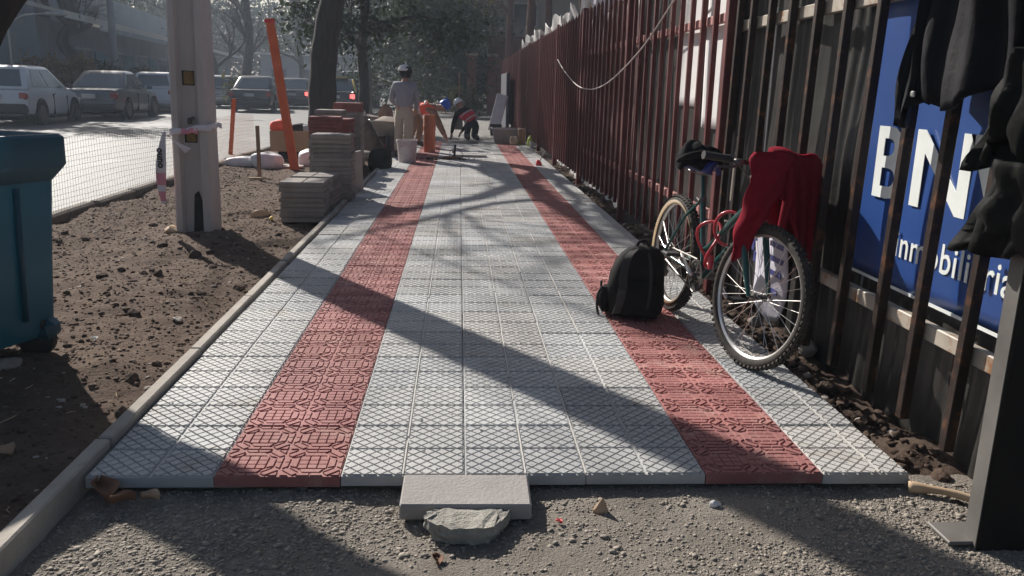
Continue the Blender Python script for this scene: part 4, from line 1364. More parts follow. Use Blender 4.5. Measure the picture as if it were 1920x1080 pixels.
def sad(u, v):
    x = .10 + .29 * v
    w = (.078 * (1 - v) ** .9 + .020) * (1 if v < .96 else .6) * (1 if v > .06 else .8)
    t = (u - .5) * 2
    return (x, t * w, .862 - .045 * t * t - .02 * abs(v - .5) ** 2 * 2 * (1 if v < .5 else .4) + .012 * (1 - v))
B.sheet(sad, 10, 14, -.022); B.build("saddle", m_saddle, bk, smooth=3)
# drivetrain
Mr = Matrix.Rotation(R(90), 4, 'X')
B = MB()
for r_, yy in ((.088, -.045), (.072, -.040), (.055, -.036)):
    B.lathe([(r_ - .014, -.0015), (r_, -.0015), (r_, .0015), (r_ - .014, .0015), (r_ - .014, -.0015)], 36, Matrix.Translation(BB + Vector((0, yy, 0))) @ Mr, caps=False)
for k in range(5):
    a = k * 2 * math.pi / 5
    B.box((0, 0, 0), (.075, .012, .004), Matrix.Translation(BB + Vector((0, -.045, 0))) @ Mr @ Matrix.Rotation(a, 4, 'Z') @ Matrix.Translation((.04, 0, 0)))
B.tube([BB + Vector((0, -.062, 0)), BB + Vector((0, .062, 0))], .017, 10)
B.build("chainring", m_steel, bk)
for sg, ang in ((-1, R(150)), (1, R(-30))):
    e = BB + Vector((math.cos(ang) * .168, sg * .078, math.sin(ang) * .168))
    B = MB(); B.tube([BB + Vector((0, sg * .062, 0)), BB + Vector((math.cos(ang) * .02, sg * .070, math.sin(ang) * .02)), e], [.011, .012, .009], 8); cr = B.build("crank", m_alu, bk, smooth=3)
    B = MB(); B.box(e + Vector((0, sg * .055, 0)), (.075, .08, .018), ch=.004); B.tube([e, e + Vector((0, sg * .02, 0))], .006, 6); B.build("pedal", m_grip, cr)
B = MB()
B.lathe([(.02, -.010), (.045, -.009), (.038, -.003), (.033, .003), (.026, .009), (.02, .010)], 24, Matrix.Translation(RA + Vector((0, -.044, 0))) @ Mr); B.build("cassette", m_steel, bk)
B = MB()
for z0, z1 in ((.045, .088), (-.045, -.088)): B.tube([RA + Vector((0, -.046, z0 * .9)), BB + Vector((0, -.045, z1))], .005, 5)
B.tube([RA + Vector((.01, -.05, -.05)), RA + Vector((.03, -.052, -.13)), RA + Vector((.05, -.05, -.10))], .012, 6); B.build("chain_and_derailleur", m_steel, bk)
bpy.context.view_layer.update()
BW = bk.matrix_world.copy()
def W(p): return BW @ Vector(p)
# red cable lock
B = MB()
pts = []
for i in range(22):
    a = i / 22 * 2 * math.pi
    pts.append(W((.50 + .085 * math.cos(a) - .02 * math.sin(a), -.03 + .035 * math.sin(a * 2), .47 + .115 * math.sin(a) + .03 * math.cos(a))))
B.tube(pts, .0085, 8, closed=True)
pts = []
for i in range(20):
    a = i / 20 * 2 * math.pi
    pts.append(W((.63 + .06 * math.cos(a), .01 + .05 * math.cos(a), .575 + .085 * math.sin(a))))
B.tube(pts, .0085, 8, closed=True)
lk = B.build("cable_lock", m_lock, smooth=3); tag(lk, "red coiled cable lock looped around the bicycle frame", "bicycle lock")
B = MB(); B.tube([W((.585, -.04, .43)), W((.60, -.045, .36))], .014, 10); B.build("lock_barrel", m_lock, lk, smooth=.8)
# black cap on the saddle
cp = W((.25, -.03, .872))
B = MB()
def capf(u, v):
    a = u * 2 * math.pi; ph = v * math.pi / 2
    rx = .125 * (1 + .06 * math.sin(a * 3 + 1)); ry = .095 * (1 + .08 * math.sin(a * 4 + 2))
    c = max(math.cos(ph), .02) ** .6
    return (cp.x + rx * math.cos(a) * c, cp.y + ry * math.sin(a) * c, cp.z - .012 + .105 * math.sin(ph) ** .8 * (1 - .16 * math.cos(a)) + .014 * math.sin(a * 5 + v * 6) * c - .02 * c * (1 - v))
B.sheet(capf, 34, 10, -.006)
cap = B.build("cloth_hat", m_blackcloth, smooth=3); tag(cap, "crumpled black cloth cap resting on the bicycle saddle", "cap")
B = MB(); B.tube(spline([cp + Vector((-.125, -.03, .0)), cp + Vector((-.09, -.085, .03)), cp + Vector((.0, -.105, .045)), cp + Vector((.09, -.075, .03)), cp + Vector((.125, -.02, .0))], 5), [.010 + .012 * math.sin(math.pi * i / 20) for i in range(21)], 7)
B.build("brim_fold", m_blackcloth, cap, smooth=3)
# red sweater over the handlebar
def rot_bar(p): return BW @ (frt @ Vector(p))
bl = rot_bar(BC + Vector((-.012, .06, 0))); br_ = rot_bar(BC + Vector((-.03, .33, 0)))
B = MB()
def swf(u, v):
    t = -.12 + 1.27 * u
    p = bl.lerp(br_, t)
    h = .22 + .28 * min(1, max(0, u - .15) * 2.2) - .06 * max(0, u - .75) * 2
    u_r = max(0, u - .72) / .28
    wv = .018 * math.sin(u * 13 + v * 3) + .012 * math.sin(u * 27 + 1)
    if v < .5:
        k = (.5 - v) * 2
        return (p.x + .02 * k * math.sin(u * 4), p.y - .035 * min(1, k * 6) - .03 * k + wv * k, p.z + .070 - h * k - .075 * u_r ** 2 * (1 - k) + .010 * math.sin(u * 9))
    k = (v - .5) * 2
    return (p.x + .05 * k, p.y + .035 * min(1, k * 6) + .02 * k + wv * k, p.z + .070 - .40 * k - .075 * u_r ** 2 * (1 - k) + .010 * math.sin(u * 9))
B.sheet(swf, 26, 28, .014)
sw = B.build("red_sweater", m_knit_red, smooth=3); tag(sw, "red fleece sweater draped over the bicycle handlebar", "sweater")
B = MB(); B.sheet(lambda u, v: (Vector(swf(.12 + .86 * u, .004 + .05 * v)) + Vector((0, -.016, 0))), 26, 3, .006)
B.build("hem_band", m_knit_red, sw, smooth=3)
B = MB(); B.tube([Vector(swf(.46 - .04 * k / 9, .49 - .44 * k / 9)) + Vector((0, -.015, .002)) for k in range(10)], .0045, 5)
B.tube([Vector(swf(.97, .47 - .42 * k / 9)) + Vector((0, -.015, 0)) for k in range(10)], .004, 5)
B.build("seam", m_knit_red, sw, smooth=3)
s0 = rot_bar(BC + Vector((.0, -.03, .055))) + Vector((-.035, 0, 0))
B = MB()
def sleeve(u, v):
    a = u * 2 * math.pi
    z = s0.z + .005 - .40 * v
    cx = s0.x + .055 - .075 * v + .012 * math.sin(v * 5); cy = s0.y - .06 - .015 * math.sin(v * 3)
    w = .098 - .038 * v + .006 * math.sin(v * 17); d = .034 - .004 * v + .005 * math.sin(v * 13 + a)
    tilt = .03 * v
    if v < .06: w *= .80 + 3.2 * v; d *= .75 + 4 * v
    return (cx + w * math.cos(a), cy + d * math.sin(a) + .010 * math.sin(a * 3 + v * 8), z + tilt * math.cos(a) - .012 * math.sin(a * 2) * v)
B.grid(sleeve, 26, 30); 
sl_ = B.build("sleeve", m_knit_red, sw, smooth=3)
B = MB()
def cuff(u, v):
    a = u * 2 * math.pi
    p = Vector(sleeve(u, 1.0))
    c0 = Vector((s0.x - .02, s0.y - .065, s0.z - .395))
    d = (p - c0) * (.90 - .10 * v + .05 * math.sin(a * 9))
    return c0 + d + Vector((-.016 * v, 0, -.07 * v))
B.grid(cuff, 26, 6); B.build("cuff", m_knit_red, sw, smooth=3)
B = MB()
hp = bl.lerp(br_, .22)
def hoodf(u, v):
    a = u * 2 * math.pi; ph = v * math.pi
    return (hp.x + .05 + (.075 + .02 * math.sin(ph)) * math.cos(a) * math.sin(ph), hp.y - .055 + .045 * math.sin(a) * math.sin(ph), hp.z - .10 - .13 * (v - .5) * 2)
# seam / fold between sleeve and body
B.tube(spline([hp + Vector((.0, -.055, .035)), hp + Vector((.01, -.075, -.08)), hp + Vector((-.005, -.08, -.22)), hp + Vector((-.015, -.07, -.30))], 5), [.018, .02, .022, .024, .026, .028, .028, .027, .026, .025, .024, .023, .022, .02, .018, .01], 8)
B.build("fold", m_knit_red, sw, smooth=3)

# backpack
bp = thing("backpack", "black backpack standing on the red tiles beside the rear wheel", "backpack", (.965, 1.98, 0), R(-14))
def sup(a, p):
    c, s_ = math.cos(a), math.sin(a)
    return math.copysign(abs(c) ** p, c), math.copysign(abs(s_) ** p, s_)
def bagring(z, w, d, ox=0, oy=0, p=.62, n=28, amp=.006, seed=0):
    out = []
    for j in range(n):
        a = 2 * math.pi * j / n; c, s_ = sup(a, p)
        k = 1 + amp / .1 * math.sin(a * 3 + z * 21 + seed) * .5 + amp / .1 * .4 * math.sin(a * 7 + z * 40)
        out.append(Vector((ox + w * c * k, oy + d * s_ * k, z)))
    return out
def bagloft(rings):
    B = MB(); loft(B, rings, True, True); return B
B = bagloft([bagring(.004, .125, .085), bagring(.02, .150, .108), bagring(.08, .160, .120), bagring(.16, .158, .122, .004), bagring(.24, .150, .115, .010), bagring(.30, .136, .10, .018), bagring(.345, .115, .082, .026), bagring(.378, .085, .06, .032), bagring(.395, .045, .03, .036)])
bpb = B.build("body", m_pack, bp, smooth=3)
B = bagloft([bagring(.02, .105, .03, .02, -.125), bagring(.05, .115, .045, .02, -.13), bagring(.13, .112, .045, .02, -.13), bagring(.19, .10, .035, .02, -.125), bagring(.215, .07, .02, .02, -.118)])
B.build("front_pocket", m_pack, bp, smooth=3)
for sx in (-1,):
    B = bagloft([bagring(.02, .025, .06, sx * .158, -.01), bagring(.06, .038, .075, sx * .165, -.01), bagring(.12, .034, .07, sx * .165, -.01), bagring(.155, .02, .05, sx * .160, -.01)])
    B.build("side_pocket", m_pack, bp, smooth=3)
def strap(pts, w, t, name, m):
    P = spline(pts, 6)
    B = MB()
    def fn(u, v):
        i = min(int(u * (len(P) - 1)), len(P) - 2); f_ = u * (len(P) - 1) - i
        p = P[i].lerp(P[i + 1], f_)
        return (p.x + (v - .5) * w, p.y, p.z + (v - .5) * w * .25)
    B.sheet(fn, len(P) - 1, 2, t)
    return B.build(name, m, bp, smooth=1)
strap([(-.01, -.05, .372), (-.045, -.105, .335), (-.062, -.142, .26), (-.060, -.172, .18), (-.075, -.178, .10), (-.09, -.165, .045)], .045, .010, "shoulder_strap", m_greycloth)
strap([(.06, -.05, .375), (.075, -.095, .33), (.085, -.135, .25), (.085, -.172, .16), (.075, -.172, .08)], .016, .004, "zip_line", m_greycloth)
B = MB(); B.tube(spline([(-.005, -.01, .385), (.01, -.02, .42), (.045, -.02, .425), (.065, -.01, .39)], 5), .008, 7); B.build("grab_handle", m_pack, bp, smooth=3)
B = MB(); B.box((-.063, -.187, .17), (.045, .012, .03), ch=.004); B.box((-.188, -.03, .17), (.012, .03, .04), ch=.004); B.build("buckle", m_greycloth, bp)
B = MB(); B.tube(spline([(-.18, -.05, .16), (-.20, -.05, .12), (-.205, -.06, .07), (-.20, -.07, .03), (-.19, -.09, .008)], 4), .008, 6); B.build("side_strap", m_greycloth, bp, smooth=3)

# ------------------------------------------------------------------ work site farther along the paving
def at(x, y, z=0): return (x, y, z)
# bucket in front of the standing worker
bu = thing("bucket", "cement stained pale bucket behind the standing worker's feet", "bucket", (-.875, 11.25, .002))
B = MB(); B.lathe([(.135, 0), (.14, .004), (.165, .33), (.172, .335), (.172, .36), (.160, .36), (.158, .33), (.132, .02)], 28, caps=True); B.build("body", m_bucket, bu, smooth=.6)
B = MB(); B.tube([(.170 * math.cos(a), -.02 - .06 * math.sin(a), .335 - .05 * math.sin(a)) for a in [math.pi * i / 14 for i in range(15)]], .004, 5); B.build("handle", m_steel, bu, smooth=3)
# wheelbarrow
wh = thing("wheelbarrow", "mortar stained wheelbarrow with red wheel facing the paving", "wheelbarrow", (-1.32, 12.75, -.03), R(6))
B = MB()
rg = lambda z, w0, w1, y0, y1: [Vector((-w0, y0, z)), Vector((w0, y0, z)), Vector((w1, y1, z)), Vector((-w1, y1, z))]
loft(B, [rg(.36, .16, .20, -.18, .42), rg(.62, .27, .33, -.42, .62), rg(.635, .285, .345, -.44, .64), rg(.62, .255, .315, -.40, .60), rg(.39, .15, .19, -.16, .40)], True, True)
B.build("tray", m_trough, wh)
B = MB(); B.tube([p for p in rg(.632, .29, .35, -.445, .645)], .016, 6, closed=True); B.build("tray_rim", m_alu, wh, smooth=3)
B = MB(); Mx = Matrix.Translation((0, -.42, .20)) @ Matrix.Rotation(R(90), 4, 'Y')
B.lathe([(.135, -.035), (.185, -.045), (.20, -.02), (.20, .02), (.185, .045), (.135, .035)], 26, Mx, caps=False); wl = B.build("wheel", m_rubber, wh, smooth=.8)
B = MB(); B.lathe([(.03, -.05), (.05, -.03), (.135, -.025), (.135, .025), (.05, .03), (.03, .05)], 22, Mx); B.build("rim", m_redp, wl, smooth=.6)
B = MB()
for sx in (-1, 1):
    B.tube([(sx * .06, -.42, .20), (sx * .20, .2, .38), (sx * .27, 1.05, .62)], .017, 7); B.tube([(sx * .21, .30, .40), (sx * .24, .40, .01)], .015, 7)
B.build("frame", m_steel, wh, smooth=.8)
B = MB(); B.grid(lambda u, v: (-.26 + .52 * u, -.38 + .95 * v, .60 + .10 * math.sin(u * math.pi) * math.sin(v * math.pi) + .01 * math.sin(u * 19 + v * 13)), 14, 14); B.build("mortar_heap", m_brownsack, wh, smooth=3)

def sack(loc, sx, sy, sz, seed, m, label, cat="sack", rz=0.0, name="sack"):
    B = MB(); rs = random.Random(seed); p1, p2 = rs.uniform(0, 6), rs.uniform(0, 6)
    def fn(u, v):
        a = u * 2 * math.pi; ph = (v - .5) * math.pi
        c, s_ = sup(a, .75); cp_ = max(math.cos(ph), 0) ** .55; sp = math.copysign(abs(math.sin(ph)) ** .8, math.sin(ph))
        k = 1 + .09 * math.sin(a * 3 + p1 + v * 4) + .05 * math.sin(a * 7 + p2 - v * 7)
        return (sx * c * cp_ * k, sy * s_ * cp_ * k, sz * (sp * (1 + .10 * math.sin(a * 2 + p2)) + .85))
    B.grid(fn, 26, 12)
    o = B.build(name, m, loc=loc, smooth=3); o.rotation_euler = (0, 0, rz)
    return tag(o, label, cat)
sack((-3.35, 10.65, -.07), .28, .17, .085, 1, m_bag, "white plastic sack lying at the left end by the leaning stake", rz=.2)
sack((-2.98, 10.55, -.07), .24, .17, .125, 2, m_bag, "white plastic sack standing in front of the cardboard box", rz=-.1)
sack((-2.33, 10.75, -.07), .19, .16, .15, 3, m_bag, "white plastic sack between the orange post and the tile stack")
sack((-3.72, 10.7, -.06), .12, .07, .03, 14, m_bag, "flattened end of white plastic sheet by the leaning stake", "plastic sheet", .3, "plastic_sheet")
B = MB(); B.box((0, 0, .015), (.62, .42, .028), ch=.005)
o = tag(B.build("board", m_slab, loc=(-2.72, 10.5, -.05)), "dark board lying under the white sack and box", "board"); o.rotation_euler = (0, R(-2), R(7))
# cardboard box on low support
cbx = thing("cardboard_box", "brown open cardboard box filled with clothes and tools", "box", (-2.86, 11.9, .0), R(4))
B = MB()
B.box((0, -.25, .27), (.62, .012, .34)); B.box((0, .25, .27), (.62, .012, .34)); B.box((-.31, 0, .27), (.012, .488, .34)); B.box((.31, 0, .27), (.012, .488, .34)); B.box((0, 0, .106), (.60, .48, .012))
B.build("body", m_card, cbx)
B = MB(); B.add([(.316, -.25, .44), (.316, .25, .44), (.48, .25, .33), (.48, -.25, .33), (.316, -.25, .446), (.316, .25, .446), (.482, .25, .336), (.482, -.25, .336)], [(0, 1, 2, 3), (7, 6, 5, 4), (0, 3, 7, 4), (1, 2, 6, 5), (2, 3, 7, 6), (0, 1, 5, 4)]); B.build("flap", m_card, cbx)
B = MB(); B.box((0, 0, .02), (.4, .4, .16), ch=.01); B.build("support", m_dark, cbx)
sack((-3.02, 11.83, .42), .17, .14, .10, 5, m_vest, "bright orange work jacket heaped on the cardboard box", "jacket", name="orange_jacket")
sack((-2.72, 11.95, .40), .16, .13, .08, 6, m_greycloth, "dark bundle of clothes in the cardboard box", "clothes", name="clothes_bundle")
sack((-2.58, 11.88, .42), .08, .07, .06, 7, m_pale, "small pale bundle at the right of the cardboard box", "clothes", name="clothes_bundle")
B = MB(); B.tube([(-2.93, 11.75, .50), (-2.83, 11.78, .62)], .018, 7); tag(B.build("tool_handle", m_grip, smooth=.8), "black tool handle sticking out beside the orange jacket", "tool")
# dusty sacks heap by the trunk
sack((-1.85, 13.0, -.05), .34, .28, .30, 21, m_brownsack, "big dusty brown sack at the foot of the heap by the trunk")
sack((-1.55, 13.3, -.05), .30, .26, .26, 22, m_brownsack, "dusty brown sack behind the wheelbarrow")
sack((-1.78, 13.2, .42), .30, .24, .14, 23, m_brownsack, "dusty brown sack lying on top of the heap")
sack((-1.92, 13.05, .60), .17, .15, .10, 24, m_bag, "whitish sack crowning the dusty sack heap")
sack((-1.42, 13.6, .05), .16, .15, .42, 25, m_wood, "brown bundle standing behind the dusty sacks", "bundle", name="bundle")
sack((-1.22, 10.2, -.04), .17, .22, .17, 26, m_blackcloth, "black rubbish bag slumped between the stack and wheelbarrow", "bag", name="black_bag")
o = stone((-1.17, 9.55, -.01), (.05, .05, .05), 3, m_white_sheet, "plastic_cup", "crumpled white cup beside the black rubbish bag", "cup")
sack((-1.62, 12.0, -.06), .20, .15, .09, 27, m_mortar, "flat pale cement sack left of the wheelbarrow", "sack")
# orange pipe
pp = thing("orange_pipe", "rusty orange pipe section standing upright on the tiles", "pipe", (-.59, 13.5, .002))
B = MB(); B.lathe([(.105, 0), (.11, .01), (.112, .66), (.105, .69), (.085, .69), (.085, .02)], 24); B.build("body", m_rust, pp, smooth=.6)
B = MB(); B.lathe([(.112, .40), (.118, .41), (.118, .50), (.112, .51)], 24, caps=False); B.build("collar", m_rust, pp, smooth=.6)
# debris, float, board
n = 260
P = np.stack([NR.normal(-.28, .20, n), NR.normal(12.0, .10, n), np.full(n, .006)], 1); S = NR.lognormal(-4.3, .4, n).clip(.005, .03)
tag(put("rubble", scatter_stones("rubble", P, S, m_clod, .7, 12)), "dark rubble crumbs swept together on the tiles before the pipe", "rubble", kind="stuff")
fl = thing("hand_tamper", "dark hand tool with upright handle on the swept rubble", "tool", (-.13, 12.02, .02))
B = MB(); B.box((0, 0, .015), (.30, .13, .022), ch=.004); B.build("plate", m_wood, fl)
B = MB(); B.tube([(.02, 0, .02), (.035, 0, .23)], .020, 8); B.build("handle", m_grip, fl, smooth=.8)
B = MB(); B.tube([(-.06, 0, .03), (-.05, 0, .13), (.04, .01, .17), (.13, 0, .13), (.19, 0, .02)], .006, 5); B.build("wire_loop", m_steel, fl, smooth=3)
B = MB(); B.box((0, 0, .02), (.62, .16, .038), ch=.005); o = tag(B.build("board", m_slab, loc=(.16, 12.5, .004)), "flat dark edged board lying on the tiles behind the hand tool", "board"); o.rotation_euler = (0, 0, R(-3))
stone((-.14, 13.3, .02), (.05, .03, .02), 4, m_clod, "clod", "small dark clod alone on the pale tiles before the kneeling worker", "clod")
B = MB(); B.prism([(-.05, 0), (.05, 0), (.035, .06), (-.02, .10), (-.045, .06)], -.03, .03, Matrix.Rotation(R(90), 4, 'X')); ob = tag(B.build("red_peg", m_redp, loc=(1.28, 11.1, .002)), "little red peg holding the string line near the fence", "peg")
B = MB(); B.tube([(.01, 0, .07), (.06, .03, .16), (.10, .1, .2)], .008, 5); B.build("string", m_grip, ob)
# mortar trough and things by the fence
tr = thing("mortar_trough", "grey plastic mortar trough beside the maroon fence", "trough", (1.02, 16.55, .002))
B = MB(); rg2 = lambda z, a, c: [Vector((-a, -c, z)), Vector((a, -c, z)), Vector((a, c, z)), Vector((-a, c, z))]
loft(B, [rg2(0, .24, .17), rg2(.30, .30, .22), rg2(.315, .335, .25), rg2(.335, .335, .25), rg2(.335, .305, .225), rg2(.03, .22, .15)], True, True); B.build("body", m_trough, tr)
B = MB(); B.box((0, -.253, .325), (.68, .008, .022)); B.build("rim", m_pale, tr)
B = MB(); B.box((0, 0, .17), (.16, .22, .34), ch=.01); o = tag(B.build("wooden_block", m_wood, loc=(1.36, 16.2, .002)), "brown wooden block standing right of the mortar trough", "block")
sack((1.17, 15.95, .0), .09, .08, .10, 31, m_beige, "small tan bag leaning on the mortar trough", "bag", name="tan_bag")
B = MB(); B.lathe([(.03, 0), (.055, .01), (.06, .12), (.05, .17), (.022, .20), (.022, .23), (.0, .23)], 16); tag(B.build("bottle", m_yelgreen, loc=(1.50, 15.6, .0), smooth=.7), "lime green bottle by the fence foot right of the wooden block", "bottle")
B = MB(); B.lathe([(.03, 0), (.032, .003), (.042, .14), (.038, .14), (.028, .01)], 14); tag(B.build("cup", m_white_sheet, loc=(1.49, 15.1, .0), smooth=.6), "white cup standing at the fence just before the lime bottle", "cup")
# shovel standing up
sv = thing("shovel", "long handled shovel standing upright behind the kneeling worker", "shovel", (-.06, 20.5, -.02))
B = MB(); B.tube([(0, 0, .42), (.02, .05, 1.62)], .016, 7); B.build("handle", m_wood, sv)
B = MB(); B.sheet(lambda u, v: (-.13 * (1 - .15 * abs(v - .3)) + .26 * u * (1 - .15 * abs(v - .3)), .03 * math.sin(u * math.pi) - .02, .10 + .32 * v), 8, 6, .004); B.build("blade", m_steel, sv, smooth=3)
B = MB(); B.box((0, 0, .55), (.34, .05, 1.1), ch=.01); o = tag(B.build("pale_board", m_pale, loc=(.98, 22.5, -.04)), "pale board leaning against the far fence", "board"); o.rotation_euler = (R(-8), R(12), R(-20))
B = MB(); B.box((0, 0, .85), (.10, 3.4, 1.7), ch=.02); o = tag(B.build("hoarding", m_navy, loc=(1.42, 24.6, -.04)), "dark blue hoarding panel propped along the far fence", "panel")
B = MB(); B.lathe([(.14, 0), (.17, .3), (.16, .3), (.13, .02)], 18); tag(B.build("dark_bucket", m_rubber, loc=(.95, 20.2, -.04), smooth=.6), "black bucket near the pale leaning board", "bucket")

# ------------------------------------------------------------------ people
def hand(J, Rr, E, w, d, side, pre):
    """palm and five fingers continuing from wrist joint w along unit direction d"""
    w = Vector(w); d = Vector(d).normalized()
    s_ = d.cross(Vector((0, 0, 1)));  s_ = s_.normalized() if s_.length > .1 else Vector((0, 1, 0))
    n_ = s_.cross(d)
    J[pre + 'palm'] = w + d * .05; Rr[pre + 'palm'] = (.030, .018); E.append((pre + 'wr', pre + 'palm'))
    for k, (off, l) in enumerate(((-.027, .066), (-.009, .076), (.009, .072), (.027, .056))):
        a = w + d * .085 + s_ * off; m1 = a + d * l * .55 + n_ * -.008; e = a + d * l * .9 + n_ * -.028
        for nm, p, r_ in (('k', a, .0095), ('m', m1, .0085), ('e', e, .007)):
            J[f'{pre}{nm}{k}'] = p; Rr[f'{pre}{nm}{k}'] = r_
        E += [(pre + 'palm', f'{pre}k{k}'), (f'{pre}k{k}', f'{pre}m{k}'), (f'{pre}m{k}', f'{pre}e{k}')]
    t1 = w + d * .04 + s_ * side * .035; t2 = t1 + d * .035 + s_ * side * .018
    J[pre + 't1'] = t1; J[pre + 't2'] = t2; Rr[pre + 't1'] = .011; Rr[pre + 't2'] = .009
    E += [(pre + 'palm', pre + 't1'), (pre + 't1', pre + 't2')]


def person(label, loc, J, top_m, leg_m, helmet, top_name="sweatshirt", vest=None, hood=None, group=None):
    """J: joint positions relative to loc"""
    root = thing("person", label, "person", loc, 0, group)
    J = {k: Vector(v) for k, v in J.items()}
    Rr = dict(pel=(.135, .10), spine=(.125, .095), chest=(.145, .105), neck0=.075, neck=.052, head=.088, crown=.075,
              lsh=.066, rsh=.066, lel=.043, rel=.043, lwr=.030, rwr=.030, lhip=.088, rhip=.088, lkn=.060, rkn=.060, lan=.042, ran=.042, lto=.038, rto=.038)
    E = [('pel', 'spine'), ('spine', 'chest'), ('chest', 'neck0'), ('neck0', 'neck'), ('neck', 'head'), ('head', 'crown')]
    for s_ in 'lr':
        E += [('chest', s_ + 'sh'), (s_ + 'sh', s_ + 'el'), (s_ + 'el', s_ + 'wr'), ('pel', s_ + 'hip'), (s_ + 'hip', s_ + 'kn'), (s_ + 'kn', s_ + 'an'), (s_ + 'an', s_ + 'to')]
    E0 = list(E); R0 = dict(Rr)
    JB = {k: v for k, v in J.items() if k != 'face'}
    for s_, sd in (('l', 1), ('r', -1)):
        hand(JB, Rr, E, J[s_ + 'wr'], J[s_ + 'wr'] - J[s_ + 'el'], sd, s_)
    me = skin_mesh("body", JB, Rr, E, m_skin, 1, 'pel')
    put("body", me, root)
    # face: nose, ears
    hd = J['head']; fw = (J['face'] - hd).normalized() if 'face' in J else Vector((0, 1, 0))
    sdv = fw.cross(Vector((0, 0, 1))); sdv = sdv.normalized() if sdv.length > .1 else Vector((1, 0, 0))
    B = MB(); B.tube([hd + fw * .075 + Vector((0, 0, .02)), hd + fw * .108 + Vector((0, 0, -.012)), hd + fw * .085 + Vector((0, 0, -.022))], [.008, .014, .010], 6); B.build("nose", m_skin, root, smooth=3)
    for q in (-1, 1):
        B = MB(); B.tube([hd + sdv * q * .082 + Vector((0, 0, .03)), hd + sdv * q * .096, hd + sdv * q * .084 + Vector((0, 0, -.03))], [.008, .015, .008], 6); B.build("ear", m_skin, root, smooth=3)
        B = MB(); B.tube([hd + fw * .074 + sdv * q * .032 + Vector((0, 0, .018)), hd + fw * .088 + sdv * q * .032 + Vector((0, 0, .018))], [.012, .006], 7); B.build("eye", m_dark, root, smooth=3)
    B = MB(); B.box((0, 0, 0), (.045, .012, .008), Matrix.Translation(hd + fw * .084 + Vector((0, 0, -.048)))); B.build("mouth", m_skin, root)
    def garment(name, keep, grow, m, edges):
        jj = {k: J[k] for k in keep}; rr_ = {}
        for k in keep:
            r_ = R0[k]; g = grow.get(k, 1.18)
            rr_[k] = tuple(x * g for x in r_) if hasattr(r_, '__len__') else r_ * g
        return put(name, skin_mesh(name, jj, rr_, edges, m, 1, 'pel' if 'pel' in keep else keep[0]), root)
    tk = ['pel', 'spine', 'chest', 'neck0', 'lsh', 'rsh', 'lel', 'rel', 'lwr', 'rwr']
    te = [e for e in E0 if e[0] in tk and e[1] in tk]
    garment(top_name, tk, dict(pel=1.34, lwr=1.25, rwr=1.25, lel=1.30, rel=1.30, spine=1.20, chest=1.14, lsh=1.2, rsh=1.2, neck0=1.05), top_m, te)
    lk_ = ['pel', 'spine', 'lhip', 'rhip', 'lkn', 'rkn', 'lan', 'ran']
    garment("trousers", lk_, dict(pel=1.26, spine=1.06, lan=1.62, ran=1.62, lkn=1.34, rkn=1.34, lhip=1.16, rhip=1.16), leg_m, [e for e in E0 if e[0] in lk_ and e[1] in lk_])
    for s_ in 'lr':
        a, t = J[s_ + 'an'], J[s_ + 'to']
        B = MB(); d = (t - a); 
        B.tube([a + Vector((0, 0, .05)), a + Vector((0, 0, -.015)), a + d * .35 + Vector((0, 0, .0)), a + d * .75, t + d * .12], [.052, .056, .054, .050, .030], 10); B.build("boot", m_boot, root, smooth=3)
    if vest:
        tk2 = ['pel', 'spine', 'chest', 'lsh', 'rsh']
        garment("vest", tk2, dict(pel=1.30, spine=1.48, chest=1.42, lsh=1.42, rsh=1.42), vest, [e for e in E0 if e[0] in tk2 and e[1] in tk2])
        for k, f_ in enumerate((.25, .75)):
            p = J['pel'].lerp(J['chest'], f_ * .9 + .05); axd = (J['chest'] - J['pel']).normalized()
            q = axd.to_track_quat('Z', 'Y').to_matrix().to_4x4()
            B = MB(); B.lathe([(.198, -.018), (.202, 0), (.198, .018)], 22, Matrix.Translation(p) @ q @ Matrix.Diagonal((1, .82, 1, 1)), caps=False); B.build("reflective_stripe", m_reflect, root, smooth=3)
    if helmet:
        up = (J['crown'] - J['head']).normalized(); q = up.to_track_quat('Z', 'Y').to_matrix().to_4x4()
        B = MB(); B.lathe([(.130, -.012), (.122, .0), (.118, .03), (.112, .075), (.085, .115), (.045, .137), (.002, .143)], 26, Matrix.Translation(J['head'] + up * (.035 if not hood else .03)) @ q @ Matrix.Diagonal((1, 1, 1 if not hood else .82, 1))); h = B.build("helmet", helmet, root, smooth=.9)
        B = MB(); B.tube([J['head'] + up * .17 - fw * .10, J['head'] + up * .185, J['head'] + up * .17 + fw * .10], .014, 6); B.build("ridge", helmet if not hood else m_hwhite, h, smooth=3)  # over a hood the ridge is white, part of the painted highlight
        if hood:
            B = MB(); B.lathe([(.1245, .020), (.120, .060), (.090, .118), (.046, .142), (.002, .148)], 22, Matrix.Translation(J['head'] + up * .03 + Vector((-.012, 0, 0))) @ q @ Matrix.Diagonal((1, 1, .82, 1))); B.build("crown_highlight", m_hwhite, h, smooth=3)  # white cap paints the sun highlight on top of the dark helmet
    if hood:
        B = MB(); up = Vector((0, 0, 1))
        B.lathe([(.080, -.085), (.092, -.055), (.104, -.02), (.114, .03), (.110, .05)], 20, Matrix.Translation(hd + Vector((0, -.008, .015)))); B.build("neck_flap", hood, root, smooth=3)
    return root


